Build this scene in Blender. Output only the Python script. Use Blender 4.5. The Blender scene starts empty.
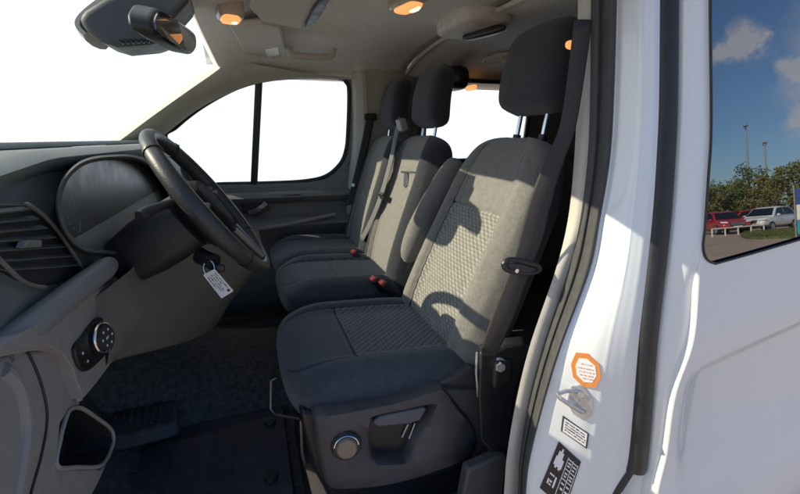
import bpy, bmesh, math, random
from mathutils import Vector, Matrix
from mathutils.bvhtree import BVHTree
random.seed(7)
R = math.radians
SC = bpy.context.scene
COL = SC.collection

# ------------------------------------------------------------------ camera
F, CX, CY = 430.0, 400.0, 247.0            # focal length and centre in photo pixels (800 x 494)
YAW, PIT = R(19), R(14.2)
CAM = Vector((0, 0, 1.55))
s_, c_, sp, cp = math.sin(YAW), math.cos(YAW), math.sin(PIT), math.cos(PIT)
FW = Vector((s_*cp, c_*cp, -sp)); RT = Vector((c_, -s_, 0)); UP = Vector((s_*sp, c_*sp, cp))
def ray(px, py): return FW + RT*((px-CX)/F) + UP*((CY-py)/F)
def P(px, py, x=None, y=None, z=None):
    d = ray(px, py)
    t = (x-CAM.x)/d.x if x is not None else (y-CAM.y)/d.y if y is not None else (z-CAM.z)/d.z
    return CAM + d*t
TUM = 0.122
def side(y0, z, zb=1.2): return y0 + TUM*max(0.0, z-zb)
def PS(px, py, y0, sgn=1):                  # on the body side, which leans inwards above the belt line
    y = y0
    for _ in range(12):
        p = P(px, py, y=y); y = y0 + sgn*TUM*max(0.0, p.z-1.2)
    return P(px, py, y=y)
cam = bpy.data.cameras.new('camera'); co = bpy.data.objects.new('camera', cam); COL.objects.link(co)
cam.sensor_width = 36; cam.lens = 36*F/800; cam.clip_start = 0.01; cam.clip_end = 2000
co.matrix_world = Matrix(((RT.x, UP.x, -FW.x, CAM.x), (RT.y, UP.y, -FW.y, CAM.y), (RT.z, UP.z, -FW.z, CAM.z), (0, 0, 0, 1)))
SC.camera = co

# ------------------------------------------------------------------ materials
def nmat(name):
    m = bpy.data.materials.new(name); m.use_nodes = True
    nt = m.node_tree; b = nt.nodes['Principled BSDF']
    return m, nt, b
def N(nt, t, **k):
    n = nt.nodes.new(t)
    for a, v in k.items(): setattr(n, a, v)
    return n
def plain(name, col, rough=.5, metal=0., var=.12, nscale=30., bump=0., bscale=400., spec=.5, coat=0., rvar=.15):
    m, nt, b = nmat(name)
    tc = N(nt, 'ShaderNodeTexCoord')
    no = N(nt, 'ShaderNodeTexNoise'); no.inputs['Scale'].default_value = nscale; no.inputs['Detail'].default_value = 5
    nt.links.new(tc.outputs['Object'], no.inputs['Vector'])
    mr = N(nt, 'ShaderNodeMapRange'); mr.inputs[1].default_value = .3; mr.inputs[2].default_value = .7
    mr.inputs[3].default_value = 1-var; mr.inputs[4].default_value = 1+var
    nt.links.new(no.outputs['Fac'], mr.inputs[0])
    mx = N(nt, 'ShaderNodeVectorMath', operation='SCALE'); mx.inputs[0].default_value = col
    nt.links.new(mr.outputs[0], mx.inputs['Scale'])
    nt.links.new(mx.outputs[0], b.inputs['Base Color'])
    b.inputs['Metallic'].default_value = metal; b.inputs['Specular IOR Level'].default_value = spec
    b.inputs['Coat Weight'].default_value = coat; b.inputs['Coat Roughness'].default_value = .04
    rr = N(nt, 'ShaderNodeMapRange'); rr.inputs[1].default_value = .3; rr.inputs[2].default_value = .7
    rr.inputs[3].default_value = max(.02, rough*(1-rvar)); rr.inputs[4].default_value = min(1, rough*(1+rvar))
    nt.links.new(no.outputs['Fac'], rr.inputs[0]); nt.links.new(rr.outputs[0], b.inputs['Roughness'])
    if bump:
        n2 = N(nt, 'ShaderNodeTexNoise'); n2.inputs['Scale'].default_value = bscale; n2.inputs['Detail'].default_value = 3
        nt.links.new(tc.outputs['Object'], n2.inputs['Vector'])
        bp = N(nt, 'ShaderNodeBump'); bp.inputs['Strength'].default_value = bump; bp.inputs['Distance'].default_value = .002
        nt.links.new(n2.outputs['Fac'], bp.inputs['Height']); nt.links.new(bp.outputs[0], b.inputs['Normal'])
    return m
def fabric(name, col, kind='weave', var=.18):
    m, nt, b = nmat(name)
    uv = N(nt, 'ShaderNodeUVMap'); uv.uv_map = 'UVMap'
    sx = N(nt, 'ShaderNodeSeparateXYZ'); nt.links.new(uv.outputs[0], sx.inputs[0])
    def M(op, a, bb=None):
        n = N(nt, 'ShaderNodeMath', operation=op)
        for i, v in enumerate((a, bb)):
            if v is None: continue
            if isinstance(v, (int, float)): n.inputs[i].default_value = v
            else: nt.links.new(v, n.inputs[i])
        return n.outputs[0]
    X, Y = sx.outputs[0], sx.outputs[1]
    if kind == 'insert':                    # rows of small padded lozenges, every second row shifted
        row = M('FLOOR', M('DIVIDE', Y, .0105))
        xx = M('ADD', M('DIVIDE', X, .0205), M('MULTIPLY', row, .5))
        wob = M('MULTIPLY', M('SINE', M('MULTIPLY', xx, 2*math.pi)), .16)
        yy = M('ADD', M('DIVIDE', Y, .0105), wob)
        h = M('MULTIPLY', M('POWER', M('ABSOLUTE', M('SINE', M('MULTIPLY', xx, math.pi))), .5), M('POWER', M('ABSOLUTE', M('SINE', M('MULTIPLY', yy, math.pi))), .6))
        dist = .004; stren = .9
        lo, hi = .55, 1.12
    else:
        h = M('MULTIPLY', M('SINE', M('MULTIPLY', M('ADD', X, Y), 2600)), M('SINE', M('MULTIPLY', M('SUBTRACT', X, Y), 2600)))
        dist = .0006; stren = .5
        lo, hi = .9, 1.1
    no = N(nt, 'ShaderNodeTexNoise'); no.inputs['Scale'].default_value = 55; no.inputs['Detail'].default_value = 8; no.inputs['Roughness'].default_value = .7
    tc = N(nt, 'ShaderNodeTexCoord'); nt.links.new(tc.outputs['Object'], no.inputs['Vector'])
    mr = N(nt, 'ShaderNodeMapRange'); mr.inputs[1].default_value = .3; mr.inputs[2].default_value = .7; mr.inputs[3].default_value = 1-var; mr.inputs[4].default_value = 1+var
    nt.links.new(no.outputs['Fac'], mr.inputs[0])
    mh = N(nt, 'ShaderNodeMapRange'); mh.inputs[1].default_value = 0 if kind == 'insert' else -1; mh.inputs[2].default_value = 1; mh.inputs[3].default_value = lo; mh.inputs[4].default_value = hi
    nt.links.new(h, mh.inputs[0])
    mx = N(nt, 'ShaderNodeVectorMath', operation='SCALE'); mx.inputs[0].default_value = col
    n4 = N(nt, 'ShaderNodeTexNoise'); n4.inputs['Scale'].default_value = 420; n4.inputs['Detail'].default_value = 2; nt.links.new(tc.outputs['Object'], n4.inputs['Vector'])
    m4 = N(nt, 'ShaderNodeMapRange'); m4.inputs[1].default_value = .32; m4.inputs[2].default_value = .68; m4.inputs[3].default_value = .82; m4.inputs[4].default_value = 1.18; nt.links.new(n4.outputs['Fac'], m4.inputs[0])
    nt.links.new(M('MULTIPLY', m4.outputs[0], M('MULTIPLY', mr.outputs[0], mh.outputs[0])), mx.inputs['Scale'])
    nt.links.new(mx.outputs[0], b.inputs['Base Color'])
    b.inputs['Roughness'].default_value = .95; b.inputs['Specular IOR Level'].default_value = .2
    b.inputs['Sheen Weight'].default_value = .25; b.inputs['Sheen Roughness'].default_value = .5
    bp = N(nt, 'ShaderNodeBump'); bp.inputs['Strength'].default_value = stren; bp.inputs['Distance'].default_value = dist
    nt.links.new(h, bp.inputs['Height'])
    b2 = N(nt, 'ShaderNodeBump'); b2.inputs['Strength'].default_value = .35; b2.inputs['Distance'].default_value = .004
    n3 = N(nt, 'ShaderNodeTexNoise'); n3.inputs['Scale'].default_value = 14; n3.inputs['Detail'].default_value = 3
    nt.links.new(tc.outputs['Object'], n3.inputs['Vector']); nt.links.new(n3.outputs['Fac'], b2.inputs['Height']); nt.links.new(bp.outputs[0], b2.inputs['Normal'])
    nt.links.new(b2.outputs[0], b.inputs['Normal'])
    return m
def glass(name, tint=(1, 1, 1), refl=1.45, amount=1.0):
    m, nt, b = nmat(name); nt.nodes.remove(b)
    out = nt.nodes['Material Output']
    tr = N(nt, 'ShaderNodeBsdfTransparent'); tr.inputs[0].default_value = (*tint, 1)
    gl = N(nt, 'ShaderNodeBsdfGlossy'); gl.inputs['Roughness'].default_value = .01
    fr = N(nt, 'ShaderNodeFresnel'); fr.inputs[0].default_value = refl
    mx = N(nt, 'ShaderNodeMixShader')
    sc_ = N(nt, 'ShaderNodeMath', operation='MULTIPLY'); sc_.inputs[1].default_value = amount
    nt.links.new(fr.outputs[0], sc_.inputs[0]); nt.links.new(sc_.outputs[0], mx.inputs[0]); nt.links.new(tr.outputs[0], mx.inputs[1]); nt.links.new(gl.outputs[0], mx.inputs[2])
    nt.links.new(mx.outputs[0], out.inputs[0])
    return m
def lit(name, col, st):
    m, nt, b = nmat(name)
    b.inputs['Base Color'].default_value = (*col, 1); b.inputs['Emission Color'].default_value = (*col, 1); b.inputs['Emission Strength'].default_value = st
    return m

M_ = {}
M_['paint'] = plain('white_paint', (.685, .722, .735), .32, var=.012, nscale=3, coat=.8, rvar=.0)
M_['rubber'] = plain('black_rubber', (.018, .02, .022), .55, var=.2, nscale=40, bump=.15)
M_['seal'] = plain('grey_weatherstrip', (.060, .061, .061), .8, var=.2, nscale=60, bump=.35)
M_['cream'] = plain('beige_pillar_trim', (.46, .445, .39), .75, var=.06, bump=.2, bscale=700)
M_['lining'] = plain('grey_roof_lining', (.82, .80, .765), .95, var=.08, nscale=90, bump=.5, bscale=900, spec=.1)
M_['lining_seam'] = plain('roof_lining_seam', (.66, .63, .57), .8, var=.05)
M_['dash'] = plain('dark_dashboard_plastic', (.155, .172, .165), .6, var=.1, nscale=50, bump=.3, bscale=900)
M_['dashlow'] = plain('warm_grey_plastic', (.255, .247, .24), .65, var=.07, nscale=50, bump=.3, bscale=900)
M_['dashmid'] = plain('grey_ledge_plastic', (.19, .195, .20), .5, var=.07, nscale=50, bump=.2, bscale=900)
M_['black'] = plain('black_plastic', (.016, .017, .019), .4, var=.15)
M_['blacksat'] = plain('satin_black_plastic', (.022, .024, .028), .5, var=.15, bump=.15, bscale=800)
M_['seattrim'] = plain('charcoal_seat_plastic', (.070, .065, .069), .5, var=.12, bump=.25, bscale=900)
M_['chrome'] = plain('chrome', (.75, .76, .78), .18, 1., var=.04)
M_['steel'] = plain('zinc_plated_steel', (.50, .53, .56), .33, .75, var=.15, nscale=120)
M_['silver'] = plain('satin_silver_plastic', (.26, .25, .24), .38, .5, var=.05)
M_['leather'] = plain('black_leather', (.030, .033, .036), .42, var=.12, nscale=120, bump=.35, bscale=350)
M_['mat'] = plain('black_rubber_mat', (.075, .076, .088), .7, var=.3, nscale=25, bump=.6, bscale=160)
M_['carpet'] = plain('charcoal_carpet', (.095, .095, .092), 1, var=.35, nscale=60, bump=.6, bscale=260, spec=.1)
M_['webbing'] = plain('black_belt_webbing', (.036, .034, .033), .7, var=.15, nscale=20, bump=.5, bscale=900)
M_['greyweb'] = plain('grey_belt_webbing', (.11, .115, .115), .7, var=.12, nscale=20, bump=.5, bscale=900)
M_['hub'] = plain('matt_black_hub', (.012, .012, .013), .85, var=.1, bump=.2, spec=.12)
M_['lensdark'] = plain('smoked_instrument_lens', (.055, .062, .060), .35, var=.08)
M_['ticks'] = plain('grey_dial_print', (.22, .23, .23), .5, var=.05)
M_['darksteel'] = plain('dark_steel_bar', (.16, .165, .17), .3, .9, var=.1)
M_['hooddash'] = plain('dark_hood_plastic', (.085, .094, .092), .75, var=.1, bump=.3, bscale=900, spec=.25)
M_['red'] = plain('red_plastic', (.75, .045, .02), .45, var=.08)
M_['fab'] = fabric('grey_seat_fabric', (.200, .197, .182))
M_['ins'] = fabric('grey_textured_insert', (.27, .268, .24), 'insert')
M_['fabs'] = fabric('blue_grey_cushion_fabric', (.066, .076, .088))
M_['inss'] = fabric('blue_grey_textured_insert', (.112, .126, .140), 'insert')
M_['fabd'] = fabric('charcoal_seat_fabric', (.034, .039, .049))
M_['seam'] = plain('dark_seam_piping', (.022, .024, .027), .8, var=.2)
M_['glass'] = glass('clear_glass', (.97, .98, .98), 1.3)
M_['wsglass'] = glass('windscreen_glass', (.97, .985, .98), 1.3, .06)
M_['label_w'] = plain('white_label', (.78, .78, .77), .5, var=.04)
M_['label_o'] = plain('orange_label', (.66, .24, .055), .5, var=.05)
M_['label_k'] = plain('black_label', (.012, .014, .02), .4, var=.1)
M_['ink'] = plain('black_ink', (.03, .03, .035), .6, var=.1)
M_['lamp'] = lit('lit_amber_lamp', (1, .40, .13), .70)
M_['lampw'] = lit('lit_warm_bulb', (1, .74, .38), 2.2)
M_['lens'] = plain('lamp_lens', (.5, .44, .36), .3, var=.1)
m, nt, b = nmat('tinted_window_glass')
b.inputs['Base Color'].default_value = (.006, .008, .010, 1); b.inputs['Roughness'].default_value = .008; b.inputs['IOR'].default_value = 2.7
M_['tint'] = m
m, nt, b = nmat('mirror_glass')
b.inputs['Base Color'].default_value = (.22, .23, .25, 1); b.inputs['Metallic'].default_value = 1; b.inputs['Roughness'].default_value = .02
M_['mirror'] = m

# ------------------------------------------------------------------ mesh helpers
class MB:
    def __init__(s): s.v = []; s.f = []; s.mi = []; s.uv = {}
    def add(s, pts): i = len(s.v); s.v += [Vector(p) for p in pts]; return i
    def face(s, idx, mi=0): s.f.append(tuple(idx)); s.mi.append(mi)
    def loft(s, rings, closed=True, caps=True, mi=0, mfn=None, uvs=None):
        n = len(rings[0]); base = [s.add(r) for r in rings]
        for a in range(len(rings)-1):
            for i in range(n if closed else n-1):
                j = (i+1) % n
                k = mfn(a, i) if mfn else mi
                if uvs:
                    s.uv[len(s.f)] = [uvs[a][i], uvs[a][j] if j else uvs[a][i], uvs[a+1][j] if j else uvs[a+1][i], uvs[a+1][i]]
                s.face((base[a]+i, base[a]+j, base[a+1]+j, base[a+1]+i), k)
        if caps and closed:
            s.face([base[0]+i for i in range(n)][::-1], mi); s.face([base[-1]+i for i in range(n)], mi)
        return s
    def box(s, c, d, rot=None, mi=0):
        c = Vector(c); q = []
        for x in (-.5, .5):
            for y in (-.5, .5):
                for z in (-.5, .5):
                    v = Vector((x*d[0], y*d[1], z*d[2]))
                    if rot: v = rot @ v
                    q.append(c+v)
        b = s.add(q)
        for f in ((0, 1, 3, 2), (4, 6, 7, 5), (0, 4, 5, 1), (2, 3, 7, 6), (0, 2, 6, 4), (1, 5, 7, 3)): s.face([b+i for i in f], mi)
        return s
    def tube(s, pts, r, n=12, mi=0, closed=False, caps=True, flat=1.0):
        pts = [Vector(p) for p in pts]; L = len(pts); rings = []
        up0 = None
        for i, p in enumerate(pts):
            a = pts[(i-1) % L] if closed or i > 0 else p
            b = pts[(i+1) % L] if closed or i < L-1 else p
            t = (b-a).normalized()
            if up0 is None:
                up0 = Vector((0, 0, 1)) if abs(t.z) < .9 else Vector((1, 0, 0))
            u = (up0 - t*up0.dot(t)).normalized(); up0 = u; w = t.cross(u)
            rr = r[i] if isinstance(r, (list, tuple)) else r
            rings.append([p + u*math.cos(k*2*math.pi/n)*rr + w*math.sin(k*2*math.pi/n)*rr*flat for k in range(n)])
        if closed: rings.append(rings[0])
        s.loft(rings, True, caps and not closed, mi); return s
    def cyl(s, a, b, r, n=24, mi=0, r2=None):
        return s.tube([a, b], [r, r if r2 is None else r2], n, mi)
    def plate(s, pts, off, mi=0):            # polygon extruded by the vector off
        n = len(pts); off = Vector(off)
        a = s.add(pts); b = s.add([Vector(p)+off for p in pts])
        s.face([a+i for i in range(n)], mi); s.face([b+i for i in range(n)][::-1], mi)
        for i in range(n):
            j = (i+1) % n; s.face((a+j, a+i, b+i, b+j), mi)
        return s
    def grid(s, rows, mi=0):
        return s.loft(rows, False, False, mi)
    def build(s, name, mats, parent=None, smooth=35, bevel=0, bseg=2, subsurf=0, solid=0, offset=-1):
        me = bpy.data.meshes.new(name); me.from_pydata([tuple(v) for v in s.v], [], s.f)
        if not isinstance(mats, (list, tuple)): mats = [mats]
        for m in mats: me.materials.append(m)
        me.polygons.foreach_set('material_index', s.mi)
        uvl = me.uv_layers.new(name='UVMap')
        for p in me.polygons:
            q = s.uv.get(p.index)
            for k, li in enumerate(p.loop_indices):
                if q and k < len(q): uvl.data[li].uv = q[k]
                else:
                    v = me.vertices[me.loops[li].vertex_index].co; uvl.data[li].uv = (v.y+v.x*.3, v.z)
        bm = bmesh.new(); bm.from_mesh(me)
        bmesh.ops.recalc_face_normals(bm, faces=bm.faces); bm.to_mesh(me); bm.free()
        if smooth:
            me.polygons.foreach_set('use_smooth', [True]*len(me.polygons))
            me.set_sharp_from_angle(angle=R(smooth))
        o = bpy.data.objects.new(name, me); COL.objects.link(o)
        if parent is not None:
            o.parent = parent; o.matrix_parent_inverse = world_of(parent).inverted()
        if solid:
            md = o.modifiers.new('solid', 'SOLIDIFY'); md.thickness = solid; md.offset = offset
        if bevel:
            md = o.modifiers.new('bevel', 'BEVEL'); md.width = bevel; md.segments = bseg; md.limit_method = 'ANGLE'; md.angle_limit = R(35); md.harden_normals = False
        if subsurf:
            md = o.modifiers.new('sub', 'SUBSURF'); md.levels = subsurf; md.render_levels = subsurf
        return o
def world_of(o):
    m = o.matrix_basis.copy(); p = o
    while p.parent is not None:
        m = p.parent.matrix_basis @ p.matrix_parent_inverse @ m if False else p.matrix_parent_inverse @ m
        p = p.parent; m = p.matrix_basis @ m
    return m
def tag(o, label=None, cat=None, group=None, kind=None):
    if label: o['label'] = label
    if cat: o['category'] = cat
    if group: o['group'] = group
    if kind: o['kind'] = kind
    return o
def thing(name, label, cat, loc=(0, 0, 0), group=None):
    o = bpy.data.objects.new(name, None); o.empty_display_size = .2; o.location = loc; COL.objects.link(o)
    return tag(o, label, cat, group)
def lerp(a, b, t): return a+(b-a)*t
def interp(tab, x):
    if x <= tab[0][0]: return tab[0][1]
    for (a, va), (b, vb) in zip(tab, tab[1:]):
        if x <= b: return va+(vb-va)*(x-a)/(b-a)
    return tab[-1][1]
def sm(t): t = max(0, min(1, t)); return t*t*(3-2*t)
def resample(pts, n):                        # smooth curve (Catmull-Rom) through points
    pts = [Vector(p) for p in pts]; out = []
    m = len(pts)-1
    for k in range(n):
        t = k*m/(n-1); i = min(int(t), m-1); f = t-i
        p0 = pts[max(i-1, 0)]; p1 = pts[i]; p2 = pts[i+1]; p3 = pts[min(i+2, m)]
        out.append(.5*((2*p1)+(p2-p0)*f+(2*p0-5*p1+4*p2-p3)*f*f+(3*p1-p0-3*p2+p3)*f**3))
    return out
def closed_curve(pts, n):
    pts = [Vector(p) for p in pts]; m = len(pts); out = []
    for k in range(n):
        t = k*m/n; i = int(t) % m; f = t-int(t)
        p0, p1, p2, p3 = pts[(i-1) % m], pts[i], pts[(i+1) % m], pts[(i+2) % m]
        out.append(.5*((2*p1)+(p2-p0)*f+(2*p0-5*p1+4*p2-p3)*f*f+(3*p1-p0-3*p2+p3)*f**3))
    return out

# ================================================================== THE VAN
van = thing('van', 'white passenger van seen through its open front door', 'van', (.6, 1.48, 0))

# ---- door pillar between the open front door and the sliding door
E0 = [(580, -90), (578, 0), (577, 100), (573, 175), (567, 225), (555, 272), (530, 345), (516, 402), (507, 455), (504, 494), (498, 590)]
E1 = [(593, -90), (591, 0), (590, 100), (587, 165), (579, 225), (568, 272), (544, 345), (529, 402), (520, 455), (518, 494), (512, 590)]
E2 = [(619, -90), (617, 0), (614, 100), (610, 160), (600, 220), (590, 270), (562, 345), (545, 400), (531, 455), (526, 494), (520, 590)]
E3 = [(662, -90), (660, 0), (659, 100), (657, 150), (653, 211), (647, 270), (639, 340), (634, 400), (629, 455), (622, 494), (612, 590)]
E4 = [(679, -90), (677, 0), (676, 100), (674, 150), (670, 211), (664, 270), (656, 340), (651, 400), (646, 455), (640, 494), (630, 590)]
E5 = [(712, -90), (710, 0), (711, 100), (710, 150), (706, 211), (699, 270), (693, 340), (675, 395), (666, 455), (657, 494), (640, 590)]
NS = 60
def edge(E, y0): return resample([PS(a, b, y0(b) if callable(y0) else y0) for a, b in E], NS)
e0, e1, e2, e3, e4, e5 = edge(E0, lambda py: .675 if py < 226 else .653), edge(E1, .650), edge(E2, .605), edge(E3, .545), edge(E4, .548), edge(E5, .515)
def strip(a, b, k, bulge=0., dirn=(-.6, -.8, 0), prof=None, amp=None):
    d = Vector(dirn).normalized(); rows = []; bulge0 = bulge
    for p, q in zip(a, b):
        row = []; bulge = bulge0*(amp(p.z) if amp else 1)
        for i in range(k+1):
            t = i/k; h = prof(t) if prof else math.sin(math.pi*t)
            row.append(p.lerp(q, t)+d*bulge*h)
        rows.append(row)
    return rows
mb = MB(); mb.grid(strip(e0, e1, 6, .006)); pil_trim = mb
back = [p+Vector((.16, .11, 0)) for p in e0]
mb.grid([[q, p.lerp(q, .5)+Vector((-.01, .015, 0)), p] for p, q in zip(e0, back)], 1)
mb.build('pillar_trim', [M_['cream'], M_['blacksat']], van)
mb = MB(); mb.grid(strip(e1, e2, 14, .012, prof=lambda t: (math.sin(math.pi*min(1, t/.42)) if t < .42 else 1.7*math.sin(math.pi*min(1, (t-.42)/.58)))))
mb.build('weatherstrip', M_['seal'], van)
def jprof(t):                                # front-facing half, a soft edge, then the half that faces outwards
    pk = .60
    h = t/pk if t < pk else (1-t)/(1-pk)
    h -= .16*math.exp(-((t-pk)/.10)**2)
    return h - .10*math.exp(-((t-.05)/.04)**2) + .10*math.exp(-((t-.86)/.07)**2)
mb = MB(); jrows = strip(e2, e3, 40, .019, prof=jprof); mb.grid(jrows)
_v = [p for r in jrows for p in r]; _n = 41
JB = BVHTree.FromPolygons(_v, [(a*_n+i, a*_n+i+1, (a+1)*_n+i+1, (a+1)*_n+i) for a in range(len(jrows)-1) for i in range(_n-1)])
jamb = mb.build('door_pillar', M_['paint'], van)
# sliding door: seal, return edge, outer skin, window
e3b = [p.lerp(q, .5)+Vector((.004, .030, 0)) for p, q in zip(e3, e4)]
def bulb(p, q):
    c = p.lerp(q, .5); r = (q-p).length*.5; d = (q-p).normalized(); n = Vector((-d.y, d.x, 0)); n = n if n.y < 0 else -n
    return [c + d*r*1.0*math.cos(a) + n*r*.55*math.sin(a) for a in [math.pi*(1-i/12) for i in range(13)]]
K = 50
sd = MB(); sd.grid([bulb(p, q) for p, q in zip(e3[:K+1], e4[:K+1])]); 
e5i = [p+Vector((-.001, .0105, 0))*(.04+.96*(1-sm((p.z-1.285)/.05))) for p in e5]
srows = strip(e4, e5i, 16, .006, (-.3, -1, 0), prof=lambda t: .9*sm(t/.25)*(1-sm((t-.6)/.4)) - .3*math.exp(-((t-.05)/.05)**2))
for r_, p, q in zip(srows, e5i, e5): r_ += [p.lerp(q, .35)+Vector((-.0012, 0, 0)), p.lerp(q, .7)+Vector((-.0012, 0, 0)), p.lerp(q, .93)+Vector((.0002, 0, 0)), q+Vector((.0025, -.0006, 0))]
slide = MB(); slide.grid(srows)
slide.grid([[p, p.lerp(q, .5)+Vector((.01, .03, 0)), q] for p, q in zip(e3, e4)])
# lit front lip of the sliding door
slide_o = slide.build('sliding_door', M_['paint'], van)
sd.build('door_seal', M_['rubber'], slide_o)
# outer skin with swage groove; pixels outline, built on the leaning side surface
def skin_y(z):
    y = side(.522, z)
    y += -.010*math.exp(-((z-1.10)/.10)**2) + .016*sm((z-.985)/-.02)*1 if z < 1.2 else 0
    return y
def x_front(z):                              # leading edge of the skin
    return interp(sorted((p.z, p.x) for p in e5), z)
def y_front(z): return interp(sorted((p.z, p.y) for p in e5), z)
# window outline in world (x,z)
wl = [(712, -60), (710, 0), (711, 125), (708, 180), (705, 225), (703, 246), (706, 258), (714, 263), (725, 261), (800, 239.5), (900, 209)]
WP = [PS(a, b, .513) for a, b in wl]
def win_left(z):
    q = [(p.z, p.x) for p in WP[:7]]; q.sort(); return interp(q, z)
def win_bot(x):
    q = sorted([(p.x, p.z) for p in WP[5:]]); return interp(q, x)
skin = MB(); xs = [i/60 for i in range(61)]
zl = [.45+i*(1.0)/70 for i in range(71)]
def belt(x): return interp([(.6, 1.175), (.9, 1.20), (1.6, 1.235), (3, 1.25)], x)
gro = [PS(692, 371, .513), PS(800, 322, .513)]
gz0 = gro[0].z; gsl = (gro[1].z-gro[0].z)/(gro[1].x-gro[0].x); gx0 = gro[0].x
def skin_pt(x, z):
    y = side(.513, z)
    g = z-(gz0+gsl*(x-gx0))
    y += .030*(1-sm((g+.040)/.040))*(1-sm((-.06-g)/.40))*sm((x-gx0+.03)/.10)
    y += - .018*sm((1.0-z)/.25)*(1-sm((.7-z)/.3))
    return Vector((x, y, z))
rows = []
NZ = 90
for i in range(NZ+1):
    t = i/NZ; row = []
    for j in range(56):
        u = j/55; 
        # bottom .42 -> window bottom edge
        zb = .40
        x1 = 3.2
        xg = None
        z = zb+(1.33-zb)*t
        for _ in range(6):
            x0 = x_front(z)+.0025; x = x0+(x1-x0)*u**1.8
            zt = win_bot(x)-.0005 if x > WP[5].x else WP[5].z
            z = zb+(zt-zb)*t
        p = skin_pt(x, z); k = sm((x-x0)/.06); p.y = lerp(y_front(z)-.0006, p.y, k); row.append(p)
    rows.append(row)
skin.grid(rows)
skin.build('door_skin', M_['paint'], slide_o)
mb = MB(); ol = [p for p in WP]
top = [Vector((3.2, side(.53, 1.95), 1.95)), Vector((WP[0].x, side(.53, 1.95), 1.95))]
pts = ol[1:-1] + [Vector((3.2, side(.513, win_bot(3.2)), win_bot(3.2)))] + [Vector((3.2, side(.526, 1.95), 1.95)), Vector((win_left(1.9), side(.526, 1.95), 1.95))]
gcen = Vector((2.0, 0, 1.65)); pts = [Vector((p.x+(.001 if p.x < 1.2 else 0), side(.518, p.z), p.z-(.003 if p.z < 1.6 else 0))) for p in pts]
mb.plate(pts, (0, .005, 0)); mb.build('side_window', M_['tint'], slide_o, smooth=0)
mb = MB(); mb.tube([Vector((p.x, side(.5125, p.z), p.z)) for p in resample(WP, 80)], .0022, 8)
mb.build('window_seal', M_['rubber'], slide_o)
# lower seal and step edge at the bottom
mb = MB(); mb.tube([P(590, 520, y=.56), P(618, 488, y=.548), P(634, 468, y=.54)], [.014, .012, .006], 10, flat=.6)
mb.build('sill_seal', M_['rubber'], slide_o)
mb = MB(); a = P(770, 505, y=.506); b_ = P(800, 478, y=.506); d = (b_-a)/(b_.x-a.x); mb.tube([a-d*.25, a, b_]+[Vector((b_.x+k*.3, b_.y, b_.z+.16*(1-math.exp(-k*.3*d.z/.16)))) for k in range(1, 8)], .015, 10, flat=.5)
mb.build('rubbing_strip', M_['rubber'], slide_o)

# labels and striker on the pillar : frame of the jamb surface
JC = {}
def jset(px, py):                            # tangent plane of the pillar at a label's centre
    d = ray(px, py).normalized(); p, n, _, _ = JB.ray_cast(CAM, d)
    ps = [JB.ray_cast(CAM, ray(px+a, py+b).normalized())[0] for a, b in ((-6, 0), (6, 0), (0, -8), (0, 8))]
    n = (ps[1]-ps[0]).cross(ps[3]-ps[2]).normalized()
    if n.dot(CAM-p) < 0: n = -n
    JC['p'], JC['n'] = p, n; return n
def jp(px, py, off=.0015):
    p, n = JC['p'], JC['n']; o = p+n*off; d = ray(px, py)
    return CAM+d*(n.dot(o-CAM)/n.dot(d)), n
def jpl(poly, off): return [jp(a, b, off)[0] for a, b in poly]
JO = .0013
oc = [(576, 353), (588, 354), (599, 364), (601, 378), (595, 388), (583, 387), (573, 377), (571, 364)]
nj = jset(585, 370)
mb = MB(); mb.plate(jpl(oc, JO), nj*-.0035, 0)
cx, cy = 586, 370.5
inn = [(cx+(x-cx)*.70, cy+(y-cy)*.70) for x, y in oc]
mb.plate(jpl(inn, JO+.0006), nj*-.001, 1)
for i, (w0, w1) in enumerate(((-5, 6), (-8, 7), (-7, 8), (-6, 7), (-3, 8))):
    y = 363+i*3.6; x = w0
    while x < w1:
        w = random.uniform(.5, 1.5); sl_ = .2*(x-w0)
        mb.plate(jpl([(cx+x, y+sl_), (cx+x+w, y+sl_+.2*w), (cx+x+w, y+sl_+1.3+.2*w), (cx+x, y+sl_+1.3)], JO+.0011), nj*-.0005, 2); x += w+random.choice((.5, .5, 1.2))
mb.build('warning_label', [M_['label_o'], M_['label_w'], plain('faded_orange_ink', (.62, .36, .24), .6)], jamb, smooth=0)
nj = jset(575, 432); rc = [(563, 416), (589, 434), (587, 449), (561, 431)]
mb = MB(); mb.plate(jpl(rc, JO), nj*-.0035, 1)
c2 = (575, 432.5); mb.plate(jpl([(c2[0]+(x-c2[0])*.88, c2[1]+(y-c2[1])*.86) for x, y in rc], JO+.0006), nj*-.001, 0)
def Q(q, u, v):                             # bilinear in a pixel quad: u along top, v down
    a = (lerp(q[0][0], q[1][0], u), lerp(q[0][1], q[1][1], u)); b = (lerp(q[3][0], q[2][0], u), lerp(q[3][1], q[2][1], u))
    return (lerp(a[0], b[0], v), lerp(a[1], b[1], v))
def quad_mark(mb, q, u0, v0, u1, v1, off, mi): mb.plate(jpl([Q(q, u0, v0), Q(q, u1, v0), Q(q, u1, v1), Q(q, u0, v1)], off), nj*-.0005, mi)
for r in range(4):
    u = .12
    while u < .86:
        w = random.uniform(.012, .04); h_ = random.uniform(.05, .09); quad_mark(mb, rc, u, .28+r*.17-h_, min(u+w, .9), .28+r*.17, JO+.0011, 1); u += w+random.choice((.014, .014, .014, .05))
mb.build('information_label', [M_['label_w'], M_['ink']], jamb, smooth=0)
nj = jset(561, 474); kq = [(559, 442), (581, 462), (565, 510), (540, 488)]
mb = MB(); mb.plate(jpl(kq, JO), nj*-.0035, 0)
for (u0, v0, u1, v1) in ((.52, .12, .95, .14), (.52, .32, .95, .34), (.52, .52, .95, .54), (.52, .1, .54, .9), (.73, .1, .75, .9), (.94, .1, .96, .9)): quad_mark(mb, kq, u0, v0, u1, v1, JO+.0008, 1)
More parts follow.
